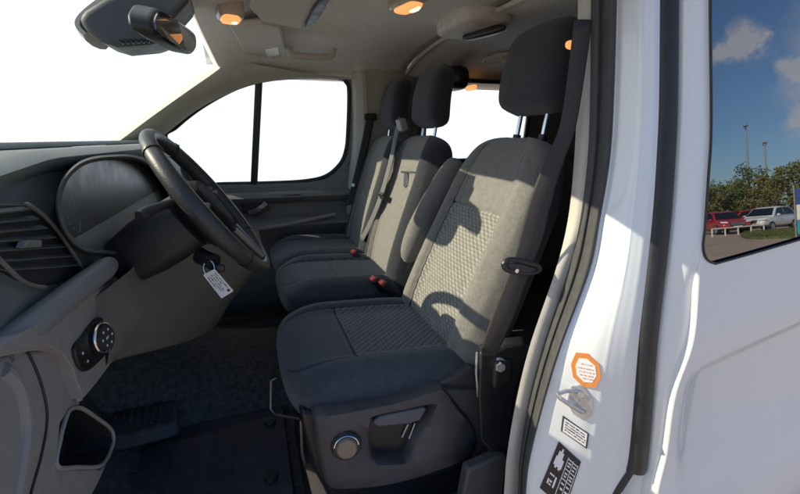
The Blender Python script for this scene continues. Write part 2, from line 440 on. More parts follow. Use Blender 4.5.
for (u0, v0, u1, v1) in ((.14, .12, .34, .24), (.10, .24, .42, .42), (.16, .42, .24, .46), (.3, .42, .38, .46), (.22, .05, .28, .12), (.12, .60, .30, .63), (.12, .72, .18, .82), (.20, .72, .28, .76), (.20, .79, .28, .82), (.34, .60, .4, .82), (.58, .18, .70, .21), (.58, .24, .68, .27), (.78, .18, .91, .21), (.78, .25, .88, .28), (.58, .39, .69, .42), (.58, .45, .67, .48), (.78, .39, .9, .42), (.78, .45, .9, .48), (.58, .60, .7, .63), (.78, .60, .9, .63), (.6, .7, .7, .74), (.78, .7, .92, .74)):
    quad_mark(mb, kq, u0, v0, u1, v1, JO+.0008, 1)
mb.build('pressure_label', [M_['label_k'], M_['label_w']], jamb, smooth=0)
# striker: plate, loop, screws
mb = MB(); nj = jset(580, 403); sp_ = [(571, 387), (583, 385), (593, 400), (592, 415), (584, 421), (573, 414), (567, 402)]
pl = jpl(sp_, JO+.002); mb.plate(pl, nj*-.006)
striker = mb.build('door_striker', M_['steel'], jamb, smooth=0, bevel=.001)
mb = MB()
a0 = jp(566, 395, JO)[0]; a1 = jp(580, 412, JO)[0]
mb.tube([jp(578, 390, JO)[0], jp(566, 391, JO+.012)[0], jp(557, 394, JO+.026)[0], jp(560, 398, JO+.027)[0], jp(570, 405, JO+.022)[0], jp(582, 412, JO+.006)[0]], .0040, 10)
mb.build('striker_loop', M_['steel'], striker)
for q in ((580, 394), (583, 413)):
    c, n = jp(*q, JO+.003); mb = MB(); mb.cyl(c, c+n*.004, .0062, 16); mb.cyl(c+n*.004, c+n*.0042, .003, 6)
    mb.build('striker_screw', M_['steel'], striker)

# ---- roof lining (front section, rear section, header) and outer roof
YN, YF = .63, 2.36
def ceil_z(y, x):
    c = abs(y-1.495)/.865
    z = 1.965 - .10*c**4 - .03*c**2
    z -= .042*sm((-x+.12)/.22)
    return z
def ceil_grid(x0, x1, nx, dz=0):
    return [[Vector((x0+(x1-x0)*i/nx, YN+(YF-YN)*j/40, ceil_z(YN+(YF-YN)*j/40, x0+(x1-x0)*i/nx)+dz)) for j in range(41)] for i in range(nx+1)]
def hx(y): return -.125+.055*abs((y-1.495)/.865)**3            # header edge bows backwards to the sides
mb = MB(); rows = []
for i in range(25):
    t = i/24
    rows.append([Vector((lerp(hx(y), .80, t), y, ceil_z(y, lerp(hx(y), .80, t)))) for y in [YN+(YF-YN)*j/40 for j in range(41)]])
front = [Vector((p.x-.025, p.y, p.z+.02)) for p in rows[0]]
mb.grid([front]+rows)
lining = mb.build('roof_lining', M_['lining'], van, solid=.012, offset=1)
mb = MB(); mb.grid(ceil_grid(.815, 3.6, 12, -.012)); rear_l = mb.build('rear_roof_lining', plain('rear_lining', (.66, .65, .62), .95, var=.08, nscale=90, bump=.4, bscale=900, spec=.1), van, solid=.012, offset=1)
mb = MB(); mb.tube([Vector((.808, y, ceil_z(y, .8)-.008)) for y in [YN+(YF-YN)*j/30 for j in range(31)]], .009, 8, flat=.7)
mb.build('lining_joint', M_['lining_seam'], lining)
mb = MB(); mb.grid([[Vector((x, .60+1.79*j/40, 2.03-.13*abs((j/20-1))**4)) for j in range(41)] for x in (hx(1.5)-.03, .5, 1.5, 3.7)])
mb.build('roof', M_['paint'], van, solid=.01)
# cant rails (near one outside the frame above the door opening, far one above the door)
mb = MB(); mb.tube([(-.10, .625, 1.865), (.3, .622, 1.885), (.9, .62, 1.89), (3.6, .62, 1.89)], .05, 12, flat=.8); mb.build('roof_rail', M_['paint'], van)
mb = MB(); mb.tube([(-.72, .585, 1.37), (-.55, .592, 1.50), (-.35, .604, 1.67), (-.10, .622, 1.865)], .037, 12); mb.build('near_windscreen_pillar', M_['paint'], van)

# ---- far side of the cab
# windscreen pillar trim: between windscreen edge and door window edge
ws = [(110, 147), (122, 139), (150, 118), (185, 93), (215, 72), (221, 66), (222, 60)]
ws2 = [(152, 146), (174, 128), (198, 110), (224, 96), (258, 84), (300, 79), (345, 80)]
yw = [2.20, 2.20, 2.20, 2.20, 2.20, 2.20, 2.20]
A = resample([P(x, y, y=2.20) for x, y in ws], 30)
B = resample([PS(x, y, 2.40, -1) for x, y in ws2], 30)
up_ = resample([P(x, y, y=2.26)+Vector((-.02, 0, .012)) for x, y in ws], 30)
mb = MB(); mb.grid([[u, a, a.lerp(b, .12)+Vector((0, -.012, .004)), a.lerp(b, .5)+Vector((0, -.02, .0)), b+Vector((0, -.03, 0)), b] for u, a, b in zip(up_, A, B)])
mb.build('windscreen_pillar_trim', plain('olive_grey_trim', (.52, .50, .41), .75, var=.06, bump=.2, bscale=700), van)
# header infill between pillar trim, lining and door top
mb = MB(); rows = []
for i in range(31):
    t = i/30; x = lerp(-.08, .86, t)
    row = []
    zt = ceil_z(2.33, x)
    yb = 2.40-TUM*.65
    for j in range(7):
        s = j/6; row.append(Vector((x, lerp(2.30, yb, s)-.02*math.sin(math.pi*s), lerp(ceil_z(2.30, x), 1.842+.0*x, s))))
    rows.append(row)
mb.grid(rows); mb.build('far_roof_rail', M_['lining'], van)

# passenger door: inner panel, window, divider, handle, armrest
door = MB()
wo = [(166, 140), (176, 127), (200, 108), (230, 91), (258, 81), (300, 77), (338, 78), (346, 82), (349, 92), (348, 130), (346, 150), (340, 164), (326, 176), (305, 181), (270, 183), (222, 184), (195, 184)]
WO = [PS(x, y, 2.40, -1) for x, y in wo]
def ring_off(px, k, c=(262, 135)): return [(c[0]+(x-c[0])*k, c[1]+(y-c[1])*k) for x, y in px]
mb = MB(); n = len(wo)
inn = WO; out = [PS(x, y, 2.385, -1) for x, y in [(cx_*1, cy_) for cx_, cy_ in [(262+(x-262)*1.035, 135+(y-135)*1.07) for x, y in wo]]]
q = 90
mb.tube(closed_curve(WO, q), .011, 8, closed=True)
pdoor_frame_tube = mb
# door panel below the window, profile in z with bulges, lofted in x
def dprof(x):
    zs = interp([(-.5, 1.335), (0, 1.325), (.28, 1.325), (.42, 1.345), (.50, 1.40), (.56, 1.46), (.7, 1.5)], x)
    sail = zs
    return [(2.385, sail), (2.365, sail-.012), (2.35, 1.305), (2.345, 1.285), (2.30, 1.272), (2.285, 1.255), (2.30, 1.235), (2.345, 1.215), (2.352, 1.17), (2.335, 1.145), (2.28, 1.13), (2.265, 1.108), (2.28, 1.085), (2.33, 1.05), (2.345, .98), (2.335, .90), (2.30, .88), (2.28, .70), (2.33, .62)]
rows = []
for i in range(41):
    x = -.55+i*1.17/40
    k = sm((.60-x)/.08)
    rows.append([Vector((x, lerp(2.36, y, k), z)) for y, z in dprof(x)])
mb2 = MB(); mb2.grid(rows)
M_['door'] = plain('dark_door_plastic', (.17, .175, .165), .6, var=.1, bump=.25, bscale=800)
pdoor = mb2.build('passenger_door', M_['door'], van, smooth=50)
mb.build('window_frame', M_['black'], pdoor)
mb = MB(); ic = closed_curve(WO, q); oc2 = [p+(p-sum(WO, Vector())/len(WO)).normalized()*.034+Vector((0, -.012, 0)) for p in ic]; oc3 = [p+(p-sum(WO, Vector())/len(WO)).normalized()*.055+Vector((0, .03, 0)) for p in ic]
mb.grid([r+[r[0]] for r in (ic, oc2, oc3)]); mb.build('door_frame', M_['door'], pdoor)
mb = MB(); mb.plate([p+Vector((0, .005, 0)) for p in WO], (0, .004, 0)); mb.build('door_window', M_['glass'], pdoor, smooth=0)
mb = MB(); a = PS(259, 79, 2.395, -1); b = PS(254, 184, 2.395, -1); mb.tube([a, b], .0175, 8, flat=.7); mb.build('window_divider', M_['black'], pdoor)
mb = MB(); pts = [P(249, 213, y=2.30), P(256, 211, y=2.28), P(263, 206, y=2.27), P(266, 203, y=2.28)]
mb.tube(pts, [.012, .013, .012, .014], 10, flat=.5); mb.build('door_handle', M_['silver'], pdoor)
mb = MB(); mb.plate([P(x, y, y=2.315) for x, y in ((240, 196), (258, 199), (268, 203), (270, 210), (258, 216), (243, 213))], (0, .03, 0)); mb.build('handle_recess', M_['black'], pdoor, bevel=.004)
mb = MB(); mb.plate([P(x, y, y=2.29) for x, y in ((262, 197), (300, 194), (306, 197), (300, 201), (268, 203))], (0, .04, 0)); mb.build('switch_panel', M_['blacksat'], pdoor, bevel=.004)
mb = MB(); mb.tube([P(258, 229, y=2.268), P(290, 224, y=2.268), P(336, 214, y=2.268)], .011, 8); mb.build('armrest_trim', M_['dashlow'], pdoor)

mb = MB(); mb.grid([[Vector((x, y, z)) for x in (-1.0, .3, 1.5, 3.6)] for y, z in ((2.36, .5), (2.40, .5), (2.43, .8), (2.43, 1.2), (2.41, 1.30))]); mb.build('far_body_side', M_['paint'], van, solid=.01)
# far middle pillar with trim and belt
mb = MB()
l = resample([PS(x, y, 2.345, -1) for x, y in ((352, 70), (354, 95), (354, 140), (351, 170), (347, 200), (345, 260))], 30)
r = resample([PS(x, y, 2.295, -1) for x, y in ((361, 70), (363, 95), (363, 140), (360, 170), (356, 205), (352, 260))], 30)
mb.grid([[p+Vector((0, .06, 0)), p, p.lerp(q_, .5)+Vector((-.006, -.006, 0)), q_, q_+Vector((.02, .0, 0))] for p, q_ in zip(l, r)])
fpt = mb.build('far_pillar_edge', M_['cream'], van)
mb = MB()
rows = []
for k in range(21):
    t = k/20; z = lerp(1.90, .75, t); y = 2.335-TUM*max(0, z-1.2)
    rows.append([Vector((.575, y, z)), Vector((.62, y-.012, z)), Vector((.80, y-.008, z)), Vector((.88, y+.03, z))])
mb.grid(rows); mb.build('far_pillar_trim', plain('far_pillar_grey', (.42, .40, .34), .8, var=.06, bump=.2), van)
mb = MB(); w = [P(371, 114, y=2.24), P(366, 140, y=2.24), P(358, 175, y=2.24), P(350, 205, y=2.22)]
def ribbon(mb, pts, width, th=.0018, wdir=(1, 0, 0)):
    rows = []
    pts = resample(pts, 24)
    for i, p in enumerate(pts):
        d = Vector(wdir) if not callable(wdir) else Vector(wdir(i/(len(pts)-1)))
        d.normalize(); rows.append([p-d*width/2, p-d*width*.25, p+d*width*.25, p+d*width/2])
    mb.grid(rows); return mb
ribbon(mb, w, .047, wdir=(1, 0, .2)); mb.build('passenger_belt', M_['webbing'], van, solid=.002)
mb = MB(); mb.box(P(370, 117, y=2.25), (.07, .03, .035)); mb.build('belt_guide', M_['black'], van, bevel=.008)
mb = MB(); mb.cyl(P(353, 185, y=2.23), P(353, 185, y=2.215), .009, 14); mb.build('belt_bolt', M_['steel'], van)

# rear side wall with windows on the far side
wall = MB()
yw_ = lambda z: 2.36-TUM*max(0, z-1.2)
def wbox(x0, x1, z0, z1, mb): mb.grid([[Vector((x, yw_(z), z)) for z in [z0+(z1-z0)*k/8 for k in range(9)]] for x in (x0, x1)])
M_['rearw'] = plain('rear_wall_trim', (.16, .155, .14), .85, var=.1, bump=.2)
for (x0, x1, z0, z1) in ((.88, 3.6, .6, 1.42), (.88, 3.6, 1.86, 1.96), (.86, .93, 1.42, 1.86), (1.60, 2.6, 1.42, 1.86), (3.4, 3.6, 1.42, 1.86)): wbox(x0, x1, z0, z1, wall)
rw = wall.build('rear_side_wall', M_['rearw'], van, solid=.03, offset=0)
for (x0, x1) in ((.93, 1.60), (2.6, 3.4)):
    mb = MB(); wbox(x0, x1, 1.42, 1.86, mb); mb.build('rear_window', M_['glass'], rw)
    q = closed_curve([Vector((x, yw_(z)-.018, z)) for x, z in ((x0+.03, 1.43), ((x0+x1)/2, 1.425), (x1-.03, 1.43), (x1-.005, 1.5), (x1-.005, 1.8), (x1-.03, 1.85), ((x0+x1)/2, 1.855), (x0+.03, 1.85), (x0+.005, 1.8), (x0+.005, 1.5))], 60)
    mb = MB(); mb.tube(q, .012, 8, closed=True); mb.build('window_seal', M_['black'], rw)
mb = MB(); mb.grid([[Vector((3.6, y, z)) for z in (.5, 1.2, 2.0)] for y in (.6, 1.5, 2.4)]); mb.build('rear_wall', M_['rearw'], van, solid=.02)
mb = MB(); mb.grid([[Vector((x, side(.60, z), z)) for z in (.5, 1.2, 1.6, 1.95)] for x in (.86, 2, 3.6)]); mb.build('near_side_lining', M_['rearw'], van)
# roof fittings
mb = MB(); c = P(452, 27, z=1.93)
def rbox(mb, c, d, ex=4, n=32, m=14, rot=None, mi=0):    # superellipsoid block
    c = Vector(c); rings = []
    for i in range(m+1):
        s = -1+2*i/m; s = math.copysign(abs(s)**.6, s)
        k = max(1e-3, (1-abs(s)**ex))**(1/ex); ring = []
        for j in range(n):
            a = 2*math.pi*j/n; ca, sa = math.cos(a), math.sin(a)
            q = Vector((math.copysign(abs(ca)**(2/ex), ca)*k*d[0]/2, math.copysign(abs(sa)**(2/ex), sa)*k*d[1]/2, s*d[2]/2))
            if rot: q = rot @ q
            ring.append(c+q)
        rings.append(ring)
    mb.loft(rings, True, True, mi); return mb
vc = P(470, 27, z=1.93)
rbox(mb, (vc.x+.02, vc.y+.02, 1.950), (.20, .29, .075), 4); vent_r = mb.build('roof_air_unit', plain('grey_roof_unit', (.62, .60, .55), .7), rear_l)
mb = MB(); rbox(mb, P(483, 33, z=1.905), (.03, .20, .03), 3, rot=Matrix.Rotation(.3, 3, 'Z')); mb.build('air_outlet', M_['black'], rear_l)
mb = MB(); mb.tube(closed_curve([Vector((vc.x+.42+.06*math.cos(a), 2.0+.08*math.sin(a), 1.925)) for a in [k*math.pi/5 for k in range(10)]], 30), .008, 8, closed=True); mb.build('roof_vent', M_['lining_seam'], rear_l)
for q, s_z in (((471, 88), (.02, .12, .03)), ((574, 46), (.05, .02, .025))):
    c = P(*q, y=2.2 if q[0] < 500 else .95); mb = MB(); rbox(mb, c, s_z, 3); mb.build('rear_lamp', M_['lamp'], rear_l)
# lamps in the front lining
for (q, a_, b_, ang) in (((230, 14), .058, .055, .2), ((407, 10), .052, .10, .25)):
    c = P(*q, z=1.915 if q[0] < 300 else 1.93); c.z = ceil_z(c.y, c.x)-.004; hz = .075 if q[0] < 300 else .055
    rot = Matrix.Rotation(ang, 3, 'Z')
    mb = MB(); rbox(mb, c, (a_*1.35, b_*1.5, hz), 4, rot=rot); lh = mb.build('dome_lamp', M_['lens'], lining)
    mb = MB(); rbox(mb, c+Vector((0, -.008, -.016)), (a_, b_*1.1, hz*.8), 4, rot=rot); mb.build('lamp_lens', M_['lamp'], lh)
    mb = MB(); rbox(mb, c+rot @ Vector((a_*.12, -b_*.30, -.024)), (a_*.45, b_*.55, hz*.62), 3, rot=rot); mb.build('lamp_bulb', M_['lampw'], lh)
# grab handle
mb = MB(); g = [P(x, y, y=1.97) for x, y in ((289, 47), (291, 54), (301, 56), (322, 57), (331, 56), (334, 48))]
mb.tube(resample(g, 24), .014, 10, flat=.8); mb.build('grab_handle', plain('grey_handle', (.48, .45, .40), .6), lining)
# sun visors
def visor(px, z, dz, name, mat):
    pts = [P(x, y, z=z) for x, y in px]; 
    mb = MB(); mb.plate(pts, (0, 0, dz)); return mb.build(name, mat, lining, bevel=.008, bseg=3)
vis = plain('visor_vinyl', (.55, .52, .47), .85, var=.06, bump=.2)
v1 = visor([(229, 27), (250, 62), (268, 61), (287, 55), (281, 28), (262, 24)], 1.905, .02, 'sun_visor', vis)
mb = MB(); mb.plate([P(x, y, z=1.9035) for x, y in ((265, 50), (278, 47.5), (279, 55), (268, 58))], (0, 0, .002)); mb.build('visor_label', M_['label_w'], v1, smooth=0)
v2 = visor([(254, -12), (250, 10), (262, 22), (302, 30), (322, -2), (320, -14)], 1.90, .02, 'sun_visor', vis)
mb = MB(); mb.plate([P(x, y, z=1.885) for x, y in ((305, 29), (313, 12), (326, -4), (332, -4), (320, 18), (308, 29))], (0, 0, .025)); mb.build('visor_pocket', M_['blacksat'], lining, bevel=.003)

# windscreen
mb = MB(); rows = []
for i in range(13):
    t = i/12
    rows.append([Vector((lerp(hx(y)-.02, -.88+.24*abs((y-1.48)/.86)**2.5, t)-.05*math.sin(math.pi*t)*(1-((y-1.48)/.9)**2), y, lerp(ceil_z(y, hx(y))+.015, 1.43, t)+.07*math.sin(math.pi*t)*(1-((y-1.48)/.9)**2))) for y in [.60+1.78*j/24 for j in range(25)]])
mb.grid(rows); wsn = mb.build('windscreen', M_['wsglass'], van)
# sensor housing behind the windscreen
oh = [(77, 19), (84, 10), (100, 0), (118, -9), (192, -9), (188, 2), (170, 22), (163, 40), (150, 44), (117, 47), (100, 42), (87, 33)]
mb = MB(); mb.plate([P(x, y, y=1.32) for x, y in oh], (-.01, .22, .012)); hs = mb.build('sensor_housing', plain('dark_blue_grey_plastic', (.062, .070, .074), .55, var=.08, bump=.2), van, bevel=.02, bseg=4)
mb = MB(); mb.tube(resample([P(x, y, y=1.32)+Vector((-.012, .11, .0)) for x, y in ((88, 33), (82, 27), (80, 21), (84, 14), (94, 5), (108, -5), (122, -14))], 30), .016, 10, flat=6); mb.build('housing_edge', M_['cream'], hs)
for k in range(6):
    x = 119+k*5.2; mb = MB(); mb.tube([P(x, 40.2-k*.1, y=1.315), P(x+4.5, 44-k*.25, y=1.315)], .0032, 6); mb.build('cooling_slot', M_['black'], hs)
# mirror
mq = [P(153, 16, x=-.180), P(160, 9, x=-.173), P(178, 20, x=-.147), P(195, 33, x=-.124), P(198, 42, x=-.120), P(197, 50, x=-.120), P(191, 55, x=-.124), P(174, 45, x=-.147), P(157, 34, x=-.175), P(153, 26, x=-.180)]
mq = closed_curve(mq, 40)
mb = MB(); mb.plate([p+Vector((-.004, 0, 0)) for p in mq], (-.045, 0, .006)); mir = mb.build('rear_view_mirror', M_['blacksat'], van, bevel=.01, bseg=3)
ctr = sum(mq, Vector())/len(mq)
mb = MB(); mb.plate([ctr+(p-ctr)*.90+Vector((.0, 0, 0)) for p in mq], (-.006, 0, 0)); mb.build('mirror_glass', M_['mirror'], mir, smooth=0)
mb = MB(); mb.tube([ctr+Vector((-.04, 0, .01)), ctr+Vector((-.07, 0, .06)), ctr+Vector((-.08, 0, .12))], .014, 10); mb.build('mirror_stem', M_['black'], mir)

# ---- dashboard
def dsec(y):
    c = 0                     # inside the instrument hood
    h = sm((y-.62)/.28)
    zt = 1.500+.030*h
    xe = -.335+.030*h
    lo = sm((y-1.30)/.2)
    return [(-.86, 1.44), (-.70, 1.50+.012*h), (-.52, 1.505+.018*h), (-.43, zt-.002), (xe-.025, zt), (xe, zt-.012), (xe-.004, zt-.022),
            (lerp(-.335, -.44, c), lerp(zt-.04, zt-.02, c)), (lerp(-.318, -.435, c), 1.44), (lerp(-.315, -.41, c), 1.39), (lerp(-.31, -.395, c), 1.362), (lerp(-.308, -.318, c), 1.352),
            (-.306, 1.335), (-.306, 1.31), (-.33, 1.295), (-.335, 1.25), (-.335, 1.13), (-.36, 1.05), (-.46, .96), (-.75, .90)]
ys = [.585, .60, .66, .75, .85, .90, .93, .935, .94, .945, .95, .955, 1.0, 1.08, 1.16, 1.24, 1.3, 1.35, 1.41, 1.42, 1.425, 1.43, 1.435, 1.44, 1.5, 1.7, 1.9, 2.1, 2.25, 2.33]
mb = MB(); mb.loft([[Vector((x, y, z)) for x, z in dsec(y)] for y in ys], True, True)
dash = mb.build('dashboard', M_['dash'], van, smooth=50)
mb = MB(); mb.tube(resample([(-.305, .60, 1.30), (-.288, .68, 1.310), (-.278, .80, 1.314), (-.272, .90, 1.314), (-.274, .965, 1.312)], 24), [.020]*18+[.019, .018, .016, .013, .008, .003], 16); mb.build('dash_ledge', M_['dashmid'], dash)
# far part of the dash behind the wheel, lighter top pad
mb = MB(); mb.grid([[Vector((x, y, z+.006)) for x, z in ((-.87, 1.455), (-.70, 1.511+.012*sm((y-.62)/.28)), (-.52, 1.513+.018*sm((y-.62)/.28)), (-.44, 1.508+.028*sm((y-.62)/.28)), (-.425, 1.498+.028*sm((y-.62)/.28)))] for y in [.60+1.7*j/20 for j in range(21)]]); mb.build('dash_pad', plain('dash_top_pad', (.22, .25, .24), .7, bump=.3, bscale=700), dash, solid=.004)
ho2 = [(76, 245), (64, 230), (58, 210), (60, 190), (69, 173), (86, 161), (110, 157), (136, 158), (156, 168), (168, 186), (172, 208), (168, 228), (152, 244), (126, 252), (94, 252)]
hc_ = (112, 205)
def hring(k, x, dy=0): return closed_curve([P(hc_[0]+(a-hc_[0])*k, hc_[1]+(b_-hc_[1])*k+dy, x=x) for a, b_ in ho2], 90)
mb = MB(); rr_ = [hring(1.05, -.335), hring(1.045, -.300), hring(1.03, -.280), hring(1.0, -.275), hring(.965, -.278), hring(.94, -.290), hring(.93, -.318)]
mb.grid([r+[r[0]] for r in rr_]); hood = mb.build('instrument_hood', M_['hooddash'], dash, smooth=70)
mb = MB(); lens = hring(.95, -.312); mb.plate(lens, (-.004, 0, 0))
def onlens(a, b_): return P(a, b_, x=-.3115)
def tick(a, b_, w, h): mb.plate([onlens(a, b_), onlens(a+w, b_+w*.3), onlens(a+w, b_+w*.3+h), onlens(a, b_+h)], (-.0008, 0, 0), 1)
for k in range(9):
    an = 2.4+k*.33; tick(84+17*math.cos(an), 212-20*math.sin(an)*-1 if False else 212+20*math.sin(-an), 1.1, 1.5)
for k in range(9):
    an = 2.2+k*.36; tick(134+17*math.cos(an), 206+20*math.sin(-an), 1.1, 1.5)
tick(80, 222, .7, 9); tick(138, 200, 8, .8)
mb.build('instrument_dial', [M_['lensdark'], M_['ticks']], hood, smooth=0)
# side vent
vo = [(-22, 206), (0, 203), (27, 204), (45, 215), (62, 232), (76, 252), (88, 270), (60, 283), (38, 287), (22, 279), (0, 262), (-22, 250)]
mb = MB(); mb.plate([P(x, y, x=-.302) for x, y in vo], (-.02, 0, 0)); vent = mb.build('air_vent', M_['blacksat'], dash, bevel=.003)
for k in range(7):
    y_ = 214+9.3*k; a, b = (-14 if k < 5 else 6, y_), (min(24+(y_-206)*.92, 82), y_-5)
    A_, B_ = P(*a, x=-.2935), P(*b, x=-.2935); mb = MB()
    mb.plate([A_, B_, B_+Vector((-.016, 0, .008)), A_+Vector((-.016, 0, .008))], (-.001, 0, -.0022)); mb.build('vent_slat', M_['hooddash'], vent, bevel=.0006)
mb = MB(); pts = [P(x, y, x=-.285) for x, y in ((28, 240), (43, 240), (42, 247), (25, 248))]; mb.plate(pts, (-.012, 0, 0)); mb.build('vent_slider', M_['dash'], vent, bevel=.002)
for arc, nm in (([(25, 203), (42, 214), (58, 231), (71, 250), (83, 269)], 'vent_trim'), ([(-10, 252), (0, 260), (20, 279), (35, 286), (46, 287)], 'vent_trim')):
    mb = MB(); mb.tube(resample([P(x, y, x=-.292) for x, y in arc], 24), [.001]+[.003]*22+[.001], 10); mb.build(nm, M_['silver'], vent)
# lower panel with light switch
lp = [(-25, 358), (0, 346), (40, 323), (80, 300), (112, 281), (121, 283), (128, 292), (131, 312), (128, 330), (118, 347), (112, 362), (96, 384), (84, 398), (78, 384), (73, 368), (63, 353), (49, 346.5), (28, 347.5), (0, 354), (-25, 362)]
mb = MB(); mb.plate([P(x, y, x=-.276) for x, y in lp], (-.05, 0, 0)); mb.build('lower_dash_panel', M_['dashlow'], dash, bevel=.005, bseg=3)
mb = MB(); sq = closed_curve([P(x, y, x=-.270) for x, y in ((76, 347), (84, 336), (98, 318), (105, 320), (109, 332), (110, 346), (104, 357), (90, 370), (83, 369), (78, 360))], 40)
mb.plate(sq, (-.012, 0, 0)); sw = mb.build('light_switch', M_['black'], dash, bevel=.002)
kc = P(101.5, 338, x=-.262); ax = Vector((1, -.25, .12)).normalized()
def disc_pts(c, ax, r, n=36):
    u = ax.cross(Vector((0, 0, 1))).normalized(); v = ax.cross(u)
    return [c+u*r*math.cos(2*math.pi*k/n)+v*r*math.sin(2*math.pi*k/n) for k in range(n)]
mb = MB(); mb.cyl(kc-ax*.012, kc+ax*.010, .0235, 32, r2=.0205)
for k in range(6):
    c = disc_pts(kc+ax*.0104, ax, .0135, 6)[k]; mb.box(c, (.001, .0035, .0035), mi=1)
mb.box(kc+ax*.0104, (.001, .012, .003), mi=1)
mb.build('switch_knob', [M_['blacksat'], M_['label_w']], sw)
mb = MB(); mb.tube(disc_pts(kc+ax*.004, ax, .0245), .0026, 8, closed=True); mb.build('knob_ring', M_['chrome'], sw)
for q in ((83, 353), (88, 361)):
    mb = MB(); mb.box(P(*q, x=-.2690), (.001, .0035, .0035)); mb.build('switch_symbol', M_['label_w'], sw, smooth=0)
# kick panel and door-side trim
kp = [(-30, 366), (0, 357), (28, 350), (49, 349), (61, 355), (70, 368), (76, 388), (82, 405), (69, 410), (61, 425), (57, 466), (101, 468), (92, 482), (84, 500), (80, 560), (-30, 560)]
mb = MB(); mb.plate([P(x, y, x=-.292) for x, y in kp], (-.05, 0, 0)); kick = mb.build('kick_panel', M_['dashlow'], van, bevel=.006, bseg=3)
mb = MB(); mb.tube(resample([P(x, y, x=-.2905) for x, y in ((28, 352), (38, 374), (46, 402), (47, 425), (41, 458), (31, 494), (22, 540))], 30), .0016, 8); mb.build('panel_gap', M_['black'], kick)
mb = MB(); mb.tube(resample([P(x, y, x=-.295) for x, y in ((0, 370), (14, 385), (21, 410), (22, 440), (16, 480), (8, 530))], 30), .011, 10); mb.build('panel_ridge', M_['dashlow'], kick)
mb = MB(); mb.tube(resample([P(x, y, x=-.285) for x, y in ((-20, 357), (0, 352.5), (28, 347.5), (48, 347), (61, 353), (69, 364), (74, 380), (79, 400))], 30), .005, 10); mb.build('panel_rim', M_['dashlow'], kick)
co_ = [(70, 410), (81, 408), (97, 418), (110, 428), (113.5, 437), (112, 447), (106, 460), (98, 466.5), (78, 467), (57, 466), (60, 440), (64, 424)]
mb = MB(); f_ = [P(x, y, x=-.292) for x, y in co_]; bk = [P(x, y, x=-.292)+Vector((-.075, 0, .0)) for x, y in co_]
mb.loft([f_, bk], True, False); mb.face([mb.add([p])for p in bk]); cub = mb.build('storage_pocket', M_['blacksat'], kick, smooth=30)
mb = MB(); mb.tube(closed_curve(f_, 60), .0032, 10, closed=True); mb.build('pocket_rim', M_['dashlow'], cub)
mb = MB(); mb.plate([P(x, y, x=-.296) for x, y in ((57, 468), (100, 469), (108, 462), (100, 480), (90, 500), (84, 560), (40, 560))], (-.04, 0, 0)); mb.build('pocket_base', M_['dashlow'], cub, bevel=.004)

# knee panel under the column, running over to the console
topc = [(92, 300, .84), (128, 272, .97), (146, 256, 1.1), (176, 250, 1.25), (200, 246, 1.38), (226, 240, 1.5), (246, 232, 1.62), (258, 226, 1.8)]
botc = [(82, 398, .84), (112, 362, .95), (158, 349, 1.1), (193, 339, 1.25), (215, 326, 1.38), (229, 304, 1.47), (240, 290, 1.58), (250, 275, 1.8)]
A = resample([P(x, y, y=w) for x, y, w in topc], 40); B = resample([P(x, y, y=w) for x, y, w in botc], 40)
mb = MB(); rows = []
for a, b in zip(A, B):
    rows.append([a.lerp(b, t)+Vector((.035*math.sin(math.pi*t**1.3), 0, 0)) for t in [k/12 for k in range(13)]]+[b+Vector((-.06, 0, -.01)), b+Vector((-.3, 0, .05))])
mb.grid(rows); mb.build('knee_panel', plain('olive_brown_plastic', (.145, .14, .125), .7, var=.08, bump=.3, bscale=800), dash)

# ---- steering wheel and column
WC = Vector((-.092, 1.08, 1.402)); WR = .186
wu = Vector((-.22, 0, .318)).normalized(); wv = Vector((0, 1, 0)); wn = Vector((.318, 0, .22)).normalized()   # wn points to the driver
def WPt(a, r, h=0): return WC + wv*r*math.cos(a) + wu*r*math.sin(a) + wn*h
mb = MB(); mb.tube([WPt(2*math.pi*k/72, WR) for k in range(72)], [.0175 + .0025*math.cos(4*math.pi*k/72) for k in range(72)], 16, closed=True)
wheel = mb.build('steering_wheel', M_['leather'], van)
for a in (R(128), R(52), R(-40), R(220)):
    mb = MB(); mb.tube([WPt(a-.012, WR), WPt(a+.012, WR)], .0192, 16); mb.build('rim_stitch', M_['black'], wheel)
mb = MB()
def wloft(mb, prof, h0, h1, k=.8):
    n = len(prof)
    mb.loft([[WC+wv*x+wu*y+wn*h0 for x, y in prof], [WC+wv*x*1.0+wu*y*1.0+wn*lerp(h0, h1, .6) for x, y in prof], [WC+wv*x*k+wu*y*k+wn*h1 for x, y in prof]], True, True)
hub = [(.092*math.copysign(abs(math.cos(a))**.7, math.cos(a)), .078*math.copysign(abs(math.sin(a))**.7, math.sin(a))-.006) for a in [2*math.pi*k/40 for k in range(40)]]
wloft(mb, hub, -.045, .010); mb.build('airbag_cover', M_['hub'], wheel, smooth=50)
for sgn in (-1, 1):
    mb = MB(); mb.tube([WC+wv*sgn*.06+wu*.005+wn*-.018, WC+wv*sgn*.12+wu*.012+wn*-.014, WC+wv*sgn*.178+wu*.018], [.026, .022, .017], 12, flat=.55); sk = mb.build('spoke', M_['blacksat'], wheel)
    mb = MB(); mb.plate([WC+wv*sgn*x+wu*y+wn*.004 for x, y in ((.085, .028), (.13, .034), (.15, .022), (.145, -.012), (.12, -.022), (.088, -.018))], wn*-.012); mb.build('control_pad', M_['hub'], sk, bevel=.003)
    for k in range(3):
        mb = MB(); rbox(mb, WC+wv*sgn*(.1+.02*k)+wu*(.008)+wn*.006, (.014, .014, .014), 3); mb.build('control_button', M_['black'], sk)
mb = MB(); mb.tube([WC+wu*-.06+wn*-.02, WC+wu*-.12+wn*-.012, WC+wu*-.178], [.03, .024, .017], 12, flat=.5); lsk = mb.build('spoke', M_['blacksat'], wheel)
